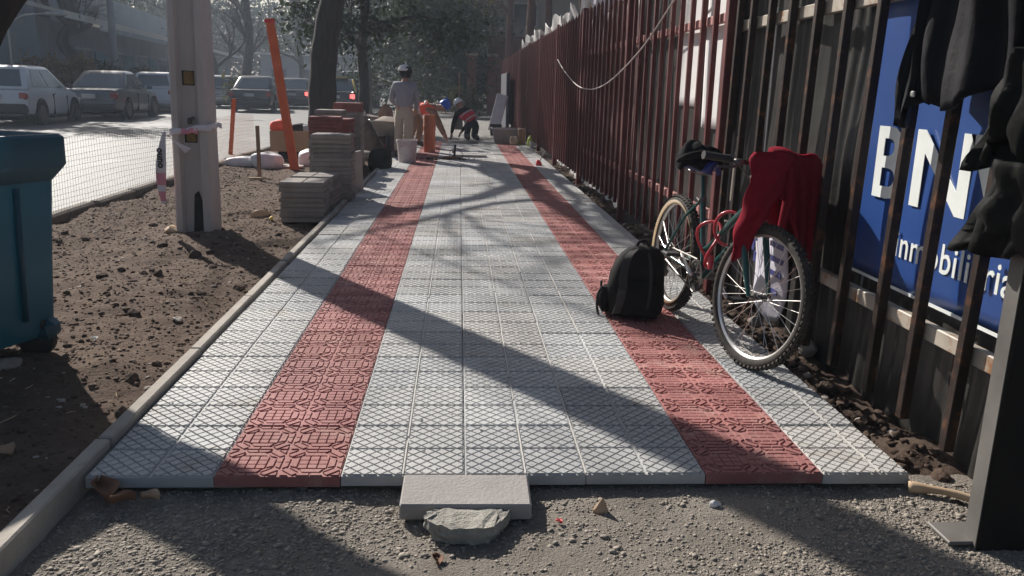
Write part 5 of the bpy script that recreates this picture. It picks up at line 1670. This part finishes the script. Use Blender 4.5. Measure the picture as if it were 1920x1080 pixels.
# standing worker, back turned
def SC_(k, d): return {a: tuple(x * k for x in v) for a, v in d.items()}
person("worker standing with back turned in grey sweatshirt and beige trousers", (-.98, 12.2, 0), SC_(.945, dict(
    pel=(0, 0, .84), spine=(.0, .01, 1.0), chest=(.01, .02, 1.20), neck0=(.015, .03, 1.34), neck=(.02, .05, 1.41), head=(.025, .075, 1.50), crown=(.025, .075, 1.56), face=(.03, .2, 1.47),
    lsh=(-.165, .02, 1.29), rsh=(.185, .02, 1.28), lel=(-.235, .06, 1.03), rel=(.235, .06, 1.01), lwr=(-.14, .26, .93), rwr=(.19, .22, .86),
    lhip=(-.085, 0, .80), rhip=(.085, 0, .80), lkn=(-.105, .03, .44), rkn=(.08, .02, .44), lan=(-.13, 0, .075), ran=(.06, .02, .075), lto=(-.16, .17, .035), rto=(.08, .19, .035))),
    m_sweat, m_beige, m_blackcap, hood=m_blackcap)
# bending worker in orange vest, leaning right
person("worker bending down in orange vest and blue helmet", (-.80, 14.9, 0), dict(
    pel=(-.10, .05, .72), spine=(.03, .02, .78), chest=(.21, .0, .80), neck0=(.30, -.01, .80), neck=(.355, -.02, .80), head=(.43, -.02, .80), crown=(.475, -.02, .845), face=(.50, -.02, .70),
    lsh=(.22, .17, .74), rsh=(.22, -.17, .74), lel=(.36, .15, .49), rel=(.33, -.16, .48), lwr=(.48, .10, .26), rwr=(.46, -.12, .24),
    lhip=(-.11, .13, .69), rhip=(-.11, -.04, .69), lkn=(-.03, .16, .38), rkn=(-.16, -.08, .37), lan=(-.10, .17, .07), ran=(-.28, -.08, .07), lto=(.07, .17, .035), rto=(-.12, -.10, .035)),
    m_browntr, m_browntr, m_hblue, vest=m_vest)
# kneeling worker in red vest
person("worker kneeling on the ground in red vest and white helmet", (.13, 17.45, 0), dict(
    pel=(.16, -.02, .40), spine=(.08, .03, .52), chest=(-.04, .08, .66), neck0=(-.09, .11, .72), neck=(-.12, .13, .75), head=(-.16, .17, .79), crown=(-.19, .20, .84), face=(-.24, .26, .72),
    lsh=(-.21, .05, .60), rsh=(.10, .17, .64), lel=(-.30, .10, .36), rel=(.06, .34, .40), lwr=(-.34, .18, .12), rwr=(-.10, .42, .16),
    lhip=(.07, -.02, .36), rhip=(.24, .0, .36), lkn=(.02, .20, .075), rkn=(.20, .24, .075), lan=(.05, -.18, .06), ran=(.26, -.16, .06), lto=(.06, -.27, .05), rto=(.28, -.25, .05)),
    m_blackcloth, m_navy, m_hwhite, vest=m_vestr)

# ------------------------------------------------------------------ cars
def car(label, loc, rz, L, Wd, H, kind, paint, bumper=None, brake=False, group="cars along the street", extra=None):
    root = thing("parked_car" if not brake else "car", label, "car", loc, rz, group)
    hw = Wd / 2; belt = H * .62; gr = .17
    if kind == 'sedan': st_ = [(0, .80, .36, belt - .12), (.05, .93, .26, belt - .02), (.35, .985, .22, belt + .03), (L * .5, 1, .20, belt), (L * .76, .985, .20, belt - .06), (L * .9, .95, .22, belt - .14), (L - .08, .88, .28, belt - .24), (L, .76, .34, belt - .30)]
    elif kind == 'van': st_ = [(0, .90, .40, belt), (.05, .97, .30, belt), (L * .5, 1, .22, belt), (L * .8, .98, .22, belt - .02), (L * .94, .93, .25, belt - .12), (L, .80, .34, belt - .28)]
    else: st_ = [(0, .82, .36, belt - .14), (.05, .94, .27, belt - .06), (.3, .985, .22, belt + .01), (L * .5, 1, .20, belt), (L * .76, .985, .20, belt - .05), (L * .9, .95, .22, belt - .13), (L - .07, .87, .28, belt - .24), (L, .74, .34, belt - .30)]
    B = MB(); rings = []
    for y, k, z0, z1 in st_:
        w = hw * k; h = z1 - z0
        half = [(w * .80, z0), (w * .96, z0 + h * .10), (w, z0 + h * .32), (w * 1.0, z0 + h * .60), (w * .975, z0 + h * .84), (w * .93, z1 - .015), (w * .80, z1)]
        rings.append([Vector((x, y, z)) for x, z in half] + [Vector((-x, y, z)) for x, z in half[::-1]])
    loft(B, rings, True, True)
    body = B.build("body", paint, root, smooth=.7)
    # greenhouse
    if kind == 'sedan': yb, yr, yf, yw = .66, 1.42, L * .53, L * .73
    elif kind == 'van': yb, yr, yf, yw = .05, .16, L * .62, L * .82
    else: yb, yr, yf, yw = .10, .50, L * .50, L * .76
    wb, wt = hw * .945, hw * .74; zb = belt - .03; zt = H
    lo = [Vector((-wb, yb, zb)), Vector((wb, yb, zb)), Vector((wb * .98, yw, zb - .03)), Vector((-wb * .98, yw, zb - .03))]
    hi = [Vector((-wt, yr, zt - .05)), Vector((wt, yr, zt - .05)), Vector((wt * .97, yf, zt - .04)), Vector((-wt * .97, yf, zt - .04))]
    mid = [h.lerp(Vector((0, (yr + yf) / 2, zt)), .25) + Vector((0, 0, .035)) for h in hi]
    B = MB(); loft(B, [lo, hi, mid], True, True); ghm = B.mesh("roof", paint, 0)
    bm = bmesh.new(); bm.from_mesh(ghm); bmesh.ops.bevel(bm, geom=[e for e in bm.edges], offset=.06, segments=2, affect='EDGES', profile=.6); bm.to_mesh(ghm); bm.free(); finish(ghm, .8)
    put("roof", ghm, root)
    def pane(a, b_, c, d, u0, u1, v0, v1, out, name="window"):
        """quad a b (bottom), d c (top); inset in u, v"""
        def pt(u, v): return a.lerp(b_, u).lerp(d.lerp(c, u), v)
        q = [pt(u0, v0), pt(u1, v0), pt(u1 * .5 + u0 * .5 + (u1 - u0) * .47, v1), pt(u0 * .5 + u1 * .5 - (u1 - u0) * .47, v1)]
        n_ = (q[1] - q[0]).cross(q[3] - q[0]).normalized()
        if n_.dot(out) < 0: n_ = -n_
        B = MB(); P_ = [p - n_ * .02 for p in q] + [p + n_ * .010 for p in q]
        B.add(P_, [(0, 1, 2, 3), (7, 6, 5, 4)] + [(i, (i + 1) % 4, 4 + (i + 1) % 4, 4 + i) for i in range(4)])
        return B.build(name, m_glass, root)
    pane(lo[0], lo[1], hi[1], hi[0], .09, .91, .14, .88, Vector((0, -1, .3)), "rear_window")
    pane(lo[3], lo[2], hi[2], hi[3], .07, .93, .10, .92, Vector((0, 1, .3)), "windscreen")
    cuts = [(.13, .46), (.50, .90)] if kind != 'van' else [(.06, .32), (.36, .62), (.66, .93)]
    for sx, (a, b_, c, d) in ((1, (lo[1], lo[2], hi[2], hi[1])), (-1, (lo[0], lo[3], hi[3], hi[0]))):
        for u0, u1 in cuts:
            pane(a, b_, c, d, u0, u1, .12, .90, Vector((sx, 0, .3)), "side_window")
    r_ = .31
    ya, yf_ = L * .19 + .05, L * .80
    for y in (ya, yf_):
        for sx in (-1, 1):
            Mx = Matrix.Translation((sx * (hw - .10), y, r_)) @ Matrix.Rotation(R(90) * sx, 4, 'Y')
            B = MB(); B.lathe([(.16, -.02), (.20, .10), (r_ + .065, .106), (r_ + .065, -.05)], 26, Mx); B.build("wheel_arch", m_dark, root, smooth=.6)
            B = MB(); B.lathe([(.19, .04), (r_ - .02, .09), (r_, .07), (r_, -.09), (.19, -.08)], 26, Matrix.Translation((0, 0, 0)) @ Mx @ Matrix.Translation((0, 0, .03))); w_ = B.build("wheel", m_rubber, root, smooth=.6)
            B = MB(); B.lathe([(.02, .10), (.06, .085), (.13, .075), (.20, .095), (.205, .06)], 22, Mx @ Matrix.Translation((0, 0, .022))); B.build("rim", m_steel, w_, smooth=.5)
    # bumpers, lamps, plate, mirrors, handles
    bz = .42
    B = MB(); B.box((0, .03, bz), (Wd * .93, .20, .26), ch=.06); B.build("rear_bumper", bumper or paint, root, smooth=.6)
    B = MB(); B.box((0, L - .03, bz), (Wd * .88, .18, .24), ch=.06); B.build("front_bumper", bumper or paint, root, smooth=.6)
    tz = belt - .19
    for sx in (-1, 1):
        B = MB(); hgt = .20 if kind != 'hatch' else .17
        B.box((sx * hw * .82, .055, tz), (hw * .26, .12, hgt), ch=.03); B.build("tail_lamp", m_brake if brake else m_tail, root, smooth=.6)
        B = MB(); B.box((sx * (hw + .07), yw - .35, belt + .06), (.17, .10, .12), ch=.03); B.build("mirror", m_bump if bumper else paint, root, smooth=.6)
        B = MB(); B.box((sx * hw * .97, L * .44, belt - .15), (.06, .12, .025), ch=.008); B.build("door_handle", m_bump, root)
        B = MB(); B.box((sx * hw * .985, L * .415, .52), (.045, .010, .52)); B.box((sx * hw * .982, L * .66, .50), (.045, .010, .46)); B.build("door_gap", m_dark, root)
        B = MB(); B.box((sx * hw * .70, L - .10, belt - .33), (hw * .4, .10, .12), ch=.03); B.build("headlight", m_alu, root)
    B = MB(); B.box((0, -.012, tz - .02), (.38, .03, .13), ch=.005); B.build("number_plate", m_plate, root)
    B = MB(); B.box((0, .3 + L * .35, .17), (Wd * .8, L * .8, .06)); B.build("underbody", m_dark, root)
    if extra: extra(root, L, Wd, H, belt, lo, hi)
    return root
ZR = -.02
def ang(d): return R(d)
car("white hatchback with black bumper parked at the left edge of the street", (-11.55, 19.3, ZR), ang(4), 3.75, 1.62, 1.50, 'hatch', m_cw, bumper=m_bump)
car("grey sedan parked directly in front of the white hatchback", (-11.0, 23.4, ZR), ang(3), 4.3, 1.70, 1.46, 'sedan', m_cg)
car("white hatchback half hidden behind the concrete pole", (-11.6, 30.2, ZR), ang(3), 4.0, 1.72, 1.50, 'hatch', m_cw)
car("silver grey boxy car just right of the concrete pole", (-11.0, 37.0, ZR), ang(3), 4.3, 1.72, 1.48, 'hatch', m_cs)
car("black sedan with glinting roof left of the orange post", (-8.55, 32.6, ZR), ang(3), 4.4, 1.75, 1.47, 'sedan', m_cd)
car("dark car braking behind the orange post", (-8.0, 38.5, ZR), ang(3), 4.3, 1.70, 1.45, 'sedan', m_cd, brake=True, group="cars braking in the street")
def taxi(root, L, Wd, H, belt, lo, hi):
    B = MB(); B.box((0, L * .36, H + .05), (.8, .5, .06), ch=.02); B.build("yellow_roof", m_cy, root)
    for a, c in ((lo[1], hi[1]), (lo[0], hi[0])):
        B = MB(); B.tube([a + Vector((0, -.02, .02)), c + Vector((0, -.02, 0))], .045, 6); B.build("yellow_pillar", m_cy, root)
car("black and yellow taxi braking right of the dark trunk", (-5.25, 33.6, ZR), ang(2), 4.3, 1.70, 1.46, 'sedan', m_cd, brake=True, group="cars braking in the street", extra=taxi)
car("dark blue van ahead of the taxi behind the thin tree", (-5.5, 43.0, ZR), ang(2), 4.9, 1.95, 1.92, 'van', m_cb)
car("dark car beyond the standing worker at the street end", (-2.4, 47.0, ZR), ang(6), 4.2, 1.70, 1.46, 'hatch', m_cd, brake=False)

# ------------------------------------------------------------------ trees
def leaf_cloud(pts, n, size, spread, seed, m):
    rs = np.random.default_rng(seed)
    pts = np.asarray([tuple(p) for p in pts])
    c = pts[rs.integers(0, len(pts), n)] + rs.normal(0, spread, (n, 3)) * np.array([1, 1, .75])
    a = rs.normal(0, 1, (n, 3)); a /= np.linalg.norm(a, axis=1)[:, None]
    t = rs.normal(0, 1, (n, 3)); b_ = np.cross(a, t); b_ /= np.linalg.norm(b_, axis=1)[:, None]
    s = size * rs.lognormal(0, .3, n)[:, None]
    V = np.stack([c - a * s, c + b_ * s * .45, c + a * s, c - b_ * s * .45], 1).reshape(-1, 3)
    F = np.arange(n * 4).reshape(n, 4)
    return np_mesh("crown", V, F, m)


def tree(name, label, loc, path, r0, bark, branch_from, depth=3, nb=5, blen=2.2, leaf=None, n_leaf=0, leaf_size=.07, spread=.35, seed=1, group=None, up=.35, sides=8, droop=0.0, limbs=()):
    rs = random.Random(seed)
    root = thing(name, label, "tree", loc, 0, group)
    P = spline(path, 5)
    k = len(P)
    rad = [r0 * (1 - .42 * i / (k - 1)) * (1 + .05 * math.sin(i * 1.7 + seed)) for i in range(k)]
    rad[0] *= 1.25
    B = MB(); B.tube(P, rad, 14)
    B.build("trunk", bark, root, smooth=3)
    BR = MB(); tips = []
    def grow(p, d, r, l, dep):
        n = 5; pts = [p]; q = p; dd = d.copy()
        for i in range(n):
            dd = (dd + Vector((rs.gauss(0, .16), rs.gauss(0, .16), rs.gauss(.03, .13) - droop * dep * .05))).normalized()
            q = q + dd * (l / n); pts.append(q)
        BR.tube(pts, [r * (1 - .62 * i / n) for i in range(n + 1)], 6 if dep > 1 else 4, caps=False)
        if dep <= 1:
            tips.extend(pts[2:])
        if dep > 0:
            for c in range(3 if dep > 1 else 3):
                t = rs.uniform(.35, 1.0); i = min(int(t * n), n)
                nd = (dd + Vector((rs.gauss(0, .62), rs.gauss(0, .62), rs.gauss(up * .5, .40)))).normalized()
                grow(pts[i], nd, r * (1 - .62 * t) * .72, l * rs.uniform(.52, .78), dep - 1)
    for b_ in range(nb):
        t = branch_from + (1 - branch_from) * (b_ + rs.random() * .6) / nb
        i = min(int(t * (k - 1)), k - 1)
        a = rs.uniform(0, 6.28) if nb > 3 else b_ * 6.28 / nb + rs.uniform(-.5, .5)
        d = Vector((math.cos(a), math.sin(a), up + rs.uniform(0, .6))).normalized()
        grow(P[i], d, rad[i] * .62, blen * rs.uniform(.75, 1.2), depth)
    for p_, d_, r_, l_, dp_ in limbs:
        grow(Vector(p_), Vector(d_).normalized(), r_, l_, dp_)
    BR.build("branches", bark, root, smooth=3, fixn=False)
    if leaf and n_leaf and tips:
        put("crown", leaf_cloud(tips, n_leaf, leaf_size, spread, seed, leaf), root)
    return root


# the leaning trunk cut by the top left corner
tree("leaning_tree", "dark leaning tree trunk in the top left corner of the picture, near the blue bin", (-3.48, 2.2, -.08), [(0, 0, 0), (.38, .0, .8), (.86, .0, 1.5), (1.26, .02, 2.1), (1.52, .05, 2.9), (1.6, .1, 4.0), (1.5, .15, 5.2)], .19, m_bark, .86, depth=3, nb=3, blen=1.9, seed=4, up=.7)
# the big dark trunk by the kerb
tree("dark_tree", "big dark furrowed tree trunk standing behind the tile stacks", (-2.97, 15.84, -.05), [(0, 0, 0), (.02, 0, 1.0), (.10, .0, 2.0), (.30, 0, 3.0), (.52, .05, 4.0), (.6, .1, 5.2), (.5, .2, 6.6), (.3, .2, 8.0)], .31, m_bark, .50, depth=4, nb=8, blen=2.9, seed=11, up=.45,
     limbs=[((.45, 0, 3.7), (-.25, -.75, .35), .15, 5.0, 4), ((.55, 0, 4.4), (-.6, -.55, .35), .14, 5.2, 4), ((.6, 0, 5.0), (.05, -.8, .4), .12, 4.5, 4), ((.55, .1, 5.8), (-.8, -.2, .4), .12, 4.6, 4)])
tree("street_tree", "thin dark tree trunk with small leaves behind the sacks", (-2.85, 22.5, -.05), [(0, 0, 0), (.05, 0, 1.2), (.0, .05, 2.4), (.12, 0, 3.6), (.1, .1, 5.0)], .17, m_bark2, .45, depth=3, nb=9, blen=1.9, leaf=m_leafd, n_leaf=7000, leaf_size=.075, spread=.34, seed=21, up=.2, droop=.5)
# evergreen mass beyond the workers
for i, (x, y, h, sp, lab, lm) in enumerate([
        (-1.6, 40, 8.5, .62, "big dark evergreen crown over the standing worker", m_leafd),
        (.6, 46, 9.0, .62, "dark evergreen crown hanging over the far footpath", m_leafd),
        (-4.0, 58, 10.0, .7, "blue green tree far down the street behind the van", m_leafb),
        (3.4, 60, 9.5, .7, "dark tree beyond the brick gateway", m_leafb),
        (-.8, 66, 9.0, .7, "distant bluish tree above the footpath end", m_leafb)]):
    tree("evergreen_tree", lab, (x, y, -.1), [(0, 0, 0), (.1, 0, h * .3), (-.1, .1, h * .6), (.05, 0, h)], .22, m_bark2, .22, depth=2, nb=14, blen=2.9, leaf=lm, n_leaf=17000, leaf_size=.10, spread=sp, seed=60 + i, up=-.05, droop=1.2)
# pines with reddish trunks behind the fence
for i, (x, y, h) in enumerate([(2.5, 27.5, 9), (2.75, 31, 10), (2.05, 34, 9), (4.1, 27, 10), (3.5, 33, 10)]):
    tree("pine_tree", ["reddish pine trunk behind the far fence, nearest of its row", "reddish pine trunk second along behind the far fence", "slender reddish pine trunk farthest left behind the fence", "reddish pine trunk farthest right behind the torn plastic", "reddish pine trunk set back behind the row"][i], (x, y, -.1), [(0, 0, 0), (.05 * i - .1, 0, h * .35), (.05, .05, h * .7), (.1, 0, h)], .17, m_barkred, .52, depth=2, nb=8, blen=1.7, leaf=m_leafo, n_leaf=1500, leaf_size=.10, spread=.30, seed=80 + i, group="pine trees behind the fence", up=.3, droop=.6)
for i, (x, y, lm, sz) in enumerate([(5.6, 25, m_leafo, 1.0), (4.6, 21.5, m_leafr, .7), (.9, 52, m_leafb, 1.3)]):
    tree("shrub_tree", ["olive bushy tree behind the maroon fence beyond the rusty one", "rusty leaved small tree behind the torn white plastic", "bluish bushy tree beyond the brick gateway"][i], (x, y, -.1), [(0, 0, 0), (.1, 0, 1.4), (0, .1, 3.2)], .09, m_bark2, .3, depth=2, nb=9, blen=1.3 * sz, leaf=lm, n_leaf=3600, leaf_size=.085, spread=.3, seed=90 + i, up=.3)
# bare trees over the street
BARE = [(-15.6, 33.0, .26, [(0, 0, 0), (.5, 0, 1.4), (-.3, 0, 2.6), (.25, .1, 3.6), (-.3, 0, 5.0), (0, 0, 6.6)], "twisted grey trunk before the low building across the street"),
        (-14.0, 47.0, .24, [(0, 0, 0), (.1, 0, 1.6), (.0, 0, 2.4), (-.5, 0, 4.0), (-.4, 0, 6.0)], "forked bare tree just right of the concrete pole"),
        (-13.4, 52.0, .36, [(0, 0, 0), (0, 0, 1.6), (.2, 0, 2.8), (.3, 0, 4.4), (.1, 0, 7.0)], "stout forked bare tree left of the orange post"),
        (-12.6, 66.0, .28, [(0, 0, 0), (.1, 0, 2.2), (-.1, 0, 4.2), (0, 0, 7.5)], "distant bare tree behind the orange post"),
        (-11.0, 84.0, .28, [(0, 0, 0), (.1, 0, 2.2), (.2, 0, 4.2), (0, 0, 8.5)], "far bare tree at the end of the street"),
        (-17.3, 27.5, .25, [(0, 0, 0), (.1, 0, 1.6), (.3, 0, 3.6), (0, 0, 6.5)], "dark tree crown above the white hatchback")]
for i, (x, y, r_, path, lab) in enumerate(BARE):
    tree("bare_tree", lab, (x, y, -.05), path, r_, m_bark2, .38, depth=4 if i < 3 else 3, nb=6, blen=2.8, seed=30 + i, up=.55, group="winter trees across the street",
         leaf=(m_leafd if i == 5 else m_leafo), n_leaf=(5200 if i == 5 else (900 if i in (3, 4) else 0)), leaf_size=.11, spread=.45)
# shrubs on the far pavement
def shrub(x, y, r_, h, m, n, lab, seed):
    root = thing("shrub", lab, "shrub", (x, y, -.02))
    rs = random.Random(seed); tips = []; B = MB()
    for i in range(16):
        a = rs.uniform(0, 6.28); d = Vector((math.cos(a) * r_ * rs.uniform(.3, 1), math.sin(a) * r_ * rs.uniform(.3, 1), h * rs.uniform(.55, 1)))
        pts = [Vector((0, 0, 0)), d * .5 + Vector((0, 0, h * .15)), d]
        B.tube(pts, [.03, .02, .008], 5, caps=False); tips += [d * .6, d * .8, d, d * .95]
    B.build("stems", m_bark2, root, fixn=False)
    put("foliage", leaf_cloud(tips, n, .085, .20, seed, m), root)
shrub(-14.4, 29.5, 1.25, 1.75, m_leafr, 3800, "rusty brown shrub behind the white hatchback and grey sedan", 5)
shrub(-14.0, 33.8, 1.15, 1.65, m_leafo, 3400, "olive shrub behind the grey sedan, left of the pole", 6)
shrub(-14.6, 37.0, .9, 1.4, m_leafo, 2000, "olive shrub close behind the concrete pole", 7)
shrub(-9.75, 34.6, .22, 1.45, m_leafo, 200, "small green plant between the silver car and black sedan", 8)
shrub(.2, 33, .7, 1.0, m_leafo, 1500, "pale green low bush at the brick gateway", 9)

# far wood that reads as one mass
def wood(name, label, x0, x1, y0, y1, h, n, m, seed):
    rs = np.random.default_rng(seed)
    c = np.stack([rs.uniform(x0, x1, n), rs.uniform(y0, y1, n), np.zeros(n)], 1)
    hh = h * (.72 + .28 * vnoise(c[:, 0] * .25, c[:, 1] * .25, seed, 3))
    c[:, 2] = hh * rs.random(n) ** .8
    a = rs.normal(0, 1, (n, 3)); a /= np.linalg.norm(a, axis=1)[:, None]
    t = rs.normal(0, 1, (n, 3)); b_ = np.cross(a, t); b_ /= np.linalg.norm(b_, axis=1)[:, None]
    s = .22 * rs.lognormal(0, .35, n)[:, None]
    V = np.stack([c - a * s, c + b_ * s * .5, c + a * s, c - b_ * s * .5], 1).reshape(-1, 3)
    tag(put(name, np_mesh(name, V, np.arange(n * 4).reshape(n, 4), m)), label, "wood", kind="stuff")
wood("far_wood", "dark far wood closing off the street", -50, 26, 92, 104, 15, 70000, m_leafb, 3)
wood("roadside_wood", "distant treetops behind the buildings across the street", -42, -25, 34, 100, 13, 46000, m_leafb, 5)
wood("garden_wood", "dark treetops in the gardens behind the fence", 6.5, 13, 18, 90, 10, 36000, m_leafd, 7)

# ------------------------------------------------------------------ buildings
HB_ = R(7.6)
lb = thing("low_building", "long low building with pale sunlit eave across the street", "building", (-16.2, 33.5, 0), HB_)
B = MB(); B.box((-4, 26, 1.7), (7.6, 56, 3.4)); B.build("wall", m_wallb, lb)
B = MB(); B.box((-7.2, 26, 4.6), (7.0, 54, 3.2)); B.build('upper_wall', m_wallg, lb); B = MB(); B.add([(.9, -2.2, 3.52), (.9, 55, 3.52), (-1.06, 55, 3.98), (-1.06, -2.2, 3.98), (.9, -2.2, 3.66), (.9, 55, 3.66), (-1.06, 55, 4.12), (-1.06, -2.2, 4.12)], [(3, 2, 1, 0), (4, 5, 6, 7), (0, 1, 5, 4), (1, 2, 6, 5), (2, 3, 7, 6), (3, 0, 4, 7)]); B.build("roof", m_eave, lb)
B = MB(); B.box((.93, 26.4, 3.53), (.05, 57.4, .26)); B.build("eave_board", m_eave, lb)
for i in range(9):
    y = 2 + i * 5.6
    B = MB(); B.box((-.17, y + 1.6, 1.75), (.06, 2.6, 1.5)); w_ = B.build("window", m_wallg, lb)
    B = MB(); B.box((-.15, y + 1.6, 1.75), (.06, 2.3, 1.25)); B.build("pane", m_winf, w_)
    B = MB(); B.box((-.14, y + 4.2, 1.2), (.10, 1.8, 2.3)); B.build("panel", m_wallt, lb)
tb = thing("grey_building", "tall plain grey building behind the dark tree across the street", "building", (-22.5, 37, 0), HB_)
B = MB(); B.box((0, 4, 4.6), (8, 13, 9.2)); B.build("wall", m_wallg, tb)
B = MB(); B.box((0, 4, 9.32), (8.4, 13.4, .24)); B.build("parapet", m_wallb, tb)
for fz in (1.3, 3.9, 6.5):
    for k in range(3):
        B = MB(); B.box((4.0, -.5 + k * 4, fz + .4), (.08, 1.9, 1.3)); w_ = B.build("window", m_wallb, tb)
        B = MB(); B.box((4.02, -.5 + k * 4, fz + .4), (.08, 1.7, 1.1)); B.build("pane", m_winf, w_)
    B = MB(); B.box((-.8, -2.51, fz + .4), (2.2, .08, 1.3)); w_ = B.build("window", m_wallb, tb)
    B = MB(); B.box((-.8, -2.53, fz + .4), (2.0, .08, 1.1)); B.build("pane", m_winf, w_)
db = thing("dark_building", "dark garden wall behind the white hatchback", "wall", (-17.0, 20.5, 0), HB_)
B = MB(); B.box((-.2, 3.6, 1.25), (.3, 13.5, 2.5)); B.build("wall", m_wallb, db)
B = MB(); B.box((-.2, 3.6, 2.54), (.42, 13.6, .08)); B.build("coping", m_wallg, db)
sb = thing("far_shop", "small far pale building beyond the bare trees", "building", (-15.5, 88, 0), R(4))
B = MB(); B.box((0, 0, 1.9), (9, 8, 3.8)); B.build("wall", m_wallg, sb)
B = MB(); B.box((0, 0, 3.9), (9.8, 8.8, .22)); B.build("roof", m_eave, sb)
for k in range(3):
    B = MB(); B.box((-2.8 + 2.8 * k, -4.01, 1.6), (1.5, .1, 1.9)); w_ = B.build("window", m_wallb, sb)
    B = MB(); B.box((-2.8 + 2.8 * k, -4.04, 1.6), (1.3, .1, 1.7)); B.build("pane", m_winf, w_)
hb2 = thing("beige_house", "beige house with brown roof behind the fence and pines", "house", (5.7, 46, 0), R(-2))
B = MB(); B.box((0, 0, 3.0), (8.2, 10, 6.0)); B.build("wall", m_beigew, hb2)
B = MB(); B.box((-.3, -5.3, 1.85), (7.6, .6, 3.7)); B.build("brown_porch", m_brick, hb2)
B = MB(); B.add([(-4.6, -5.5, 6.0), (4.6, -5.5, 6.0), (4.6, 5.5, 6.0), (-4.6, 5.5, 6.0), (0, -5.5, 7.8), (0, 5.5, 7.8)], [(0, 1, 4), (2, 3, 5), (0, 4, 5, 3), (1, 2, 5, 4), (0, 3, 2, 1)]); B.build("roof", m_roof, hb2)
for k in range(2):
    for fz in (4.8,):
        B = MB(); B.box((-2.3 + 3.6 * k, -5.02, fz), (1.3, .1, 1.2)); w_ = B.build("window", m_eave, hb2)
        B = MB(); B.box((-2.3 + 3.6 * k, -5.05, fz), (1.1, .1, 1.0)); B.build("pane", m_winf, w_)
gw = thing("brick_gateway", "red brick gate pillars at the far end of the footpath", "gateway", (.55, 38.5, -.05))
for dx in (0, .95):
    B = MB(); B.box((dx, 0, 1.35), (.42, .42, 2.7), ch=.02); p_ = B.build("pillar", m_brick, gw)
    B = MB(); B.box((dx, 0, 2.76), (.54, .54, .12), ch=.02); B.build("capstone", m_beigew, p_)
B = MB(); B.box((2.4, 0, 1.3), (2.4, .25, 2.6)); B.build("wall", m_brick, gw)
fw = thing("garden_wall", "low brick wall edging the far footpath on the left", "wall", (-.2, 41, -.05))
B = MB(); B.box((.0, 0, .22), (2.0, .2, .44)); B.build("wall", m_beigew, fw)

def lamp(x, y, h, r_, m, lab, name="street_pole"):
    root = thing(name, lab, "pole", (x, y, -.05))
    B = MB(); B.tube([(0, 0, 0), (0, 0, h)], [r_, r_ * .7], 10); B.build("shaft", m, root, smooth=.8)
    B = MB(); B.tube([(0, 0, h - .1), (.5, 0, h + .2), (1.3, 0, h + .3)], [.05, .04, .03], 6); a = B.build("arm", m, root, smooth=3)
    B = MB(); B.box((1.5, 0, h + .28), (.6, .2, .12), ch=.03); B.build("lamp_head", m, a)
lamp(-14.9, 35.5, 7.5, .17, m_wallg, "pale concrete street pole by the low building")
lamp(-14.2, 25.6, 2.9, .055, m_cs, "thin pale signpost behind the white hatchback")
lamp(-3.4, 30.0, 7.0, .05, m_steel, "thin dark pole rising beside the thin leafy tree")
sg = thing("street_sign", "small pale rectangular street sign over the van roof", "sign", (-6.6, 49, -.05))
B = MB(); B.tube([(0, 0, 0), (0, 0, 3.0)], .035, 7); B.build("post", m_cs, sg, smooth=.8)
B = MB(); B.box((0, -.04, 2.55), (.5, .03, .9), ch=.01); B.build("plate", m_plate, sg)

# ------------------------------------------------------------------ air
hz = bpy.data.materials.new("haze_air"); hz.use_nodes = True
nt = hz.node_tree; nt.nodes.remove(nt.nodes["Principled BSDF"])
pv = nt.nodes.new("ShaderNodeVolumePrincipled")
pv.inputs["Color"].default_value = (.70, .80, .95, 1)
pv.inputs["Density"].default_value = 0.0018
pv.inputs["Anisotropy"].default_value = 0.25
nt.links.new(pv.outputs[0], nt.nodes["Material Output"].inputs["Volume"])
B = MB(); B.box((0, 160, 8.2), (450, 450, 19.2))
h_ = B.build("haze", hz)
tag(h_, "thin bluish dust haze hanging over the whole street", "haze", kind="stuff")
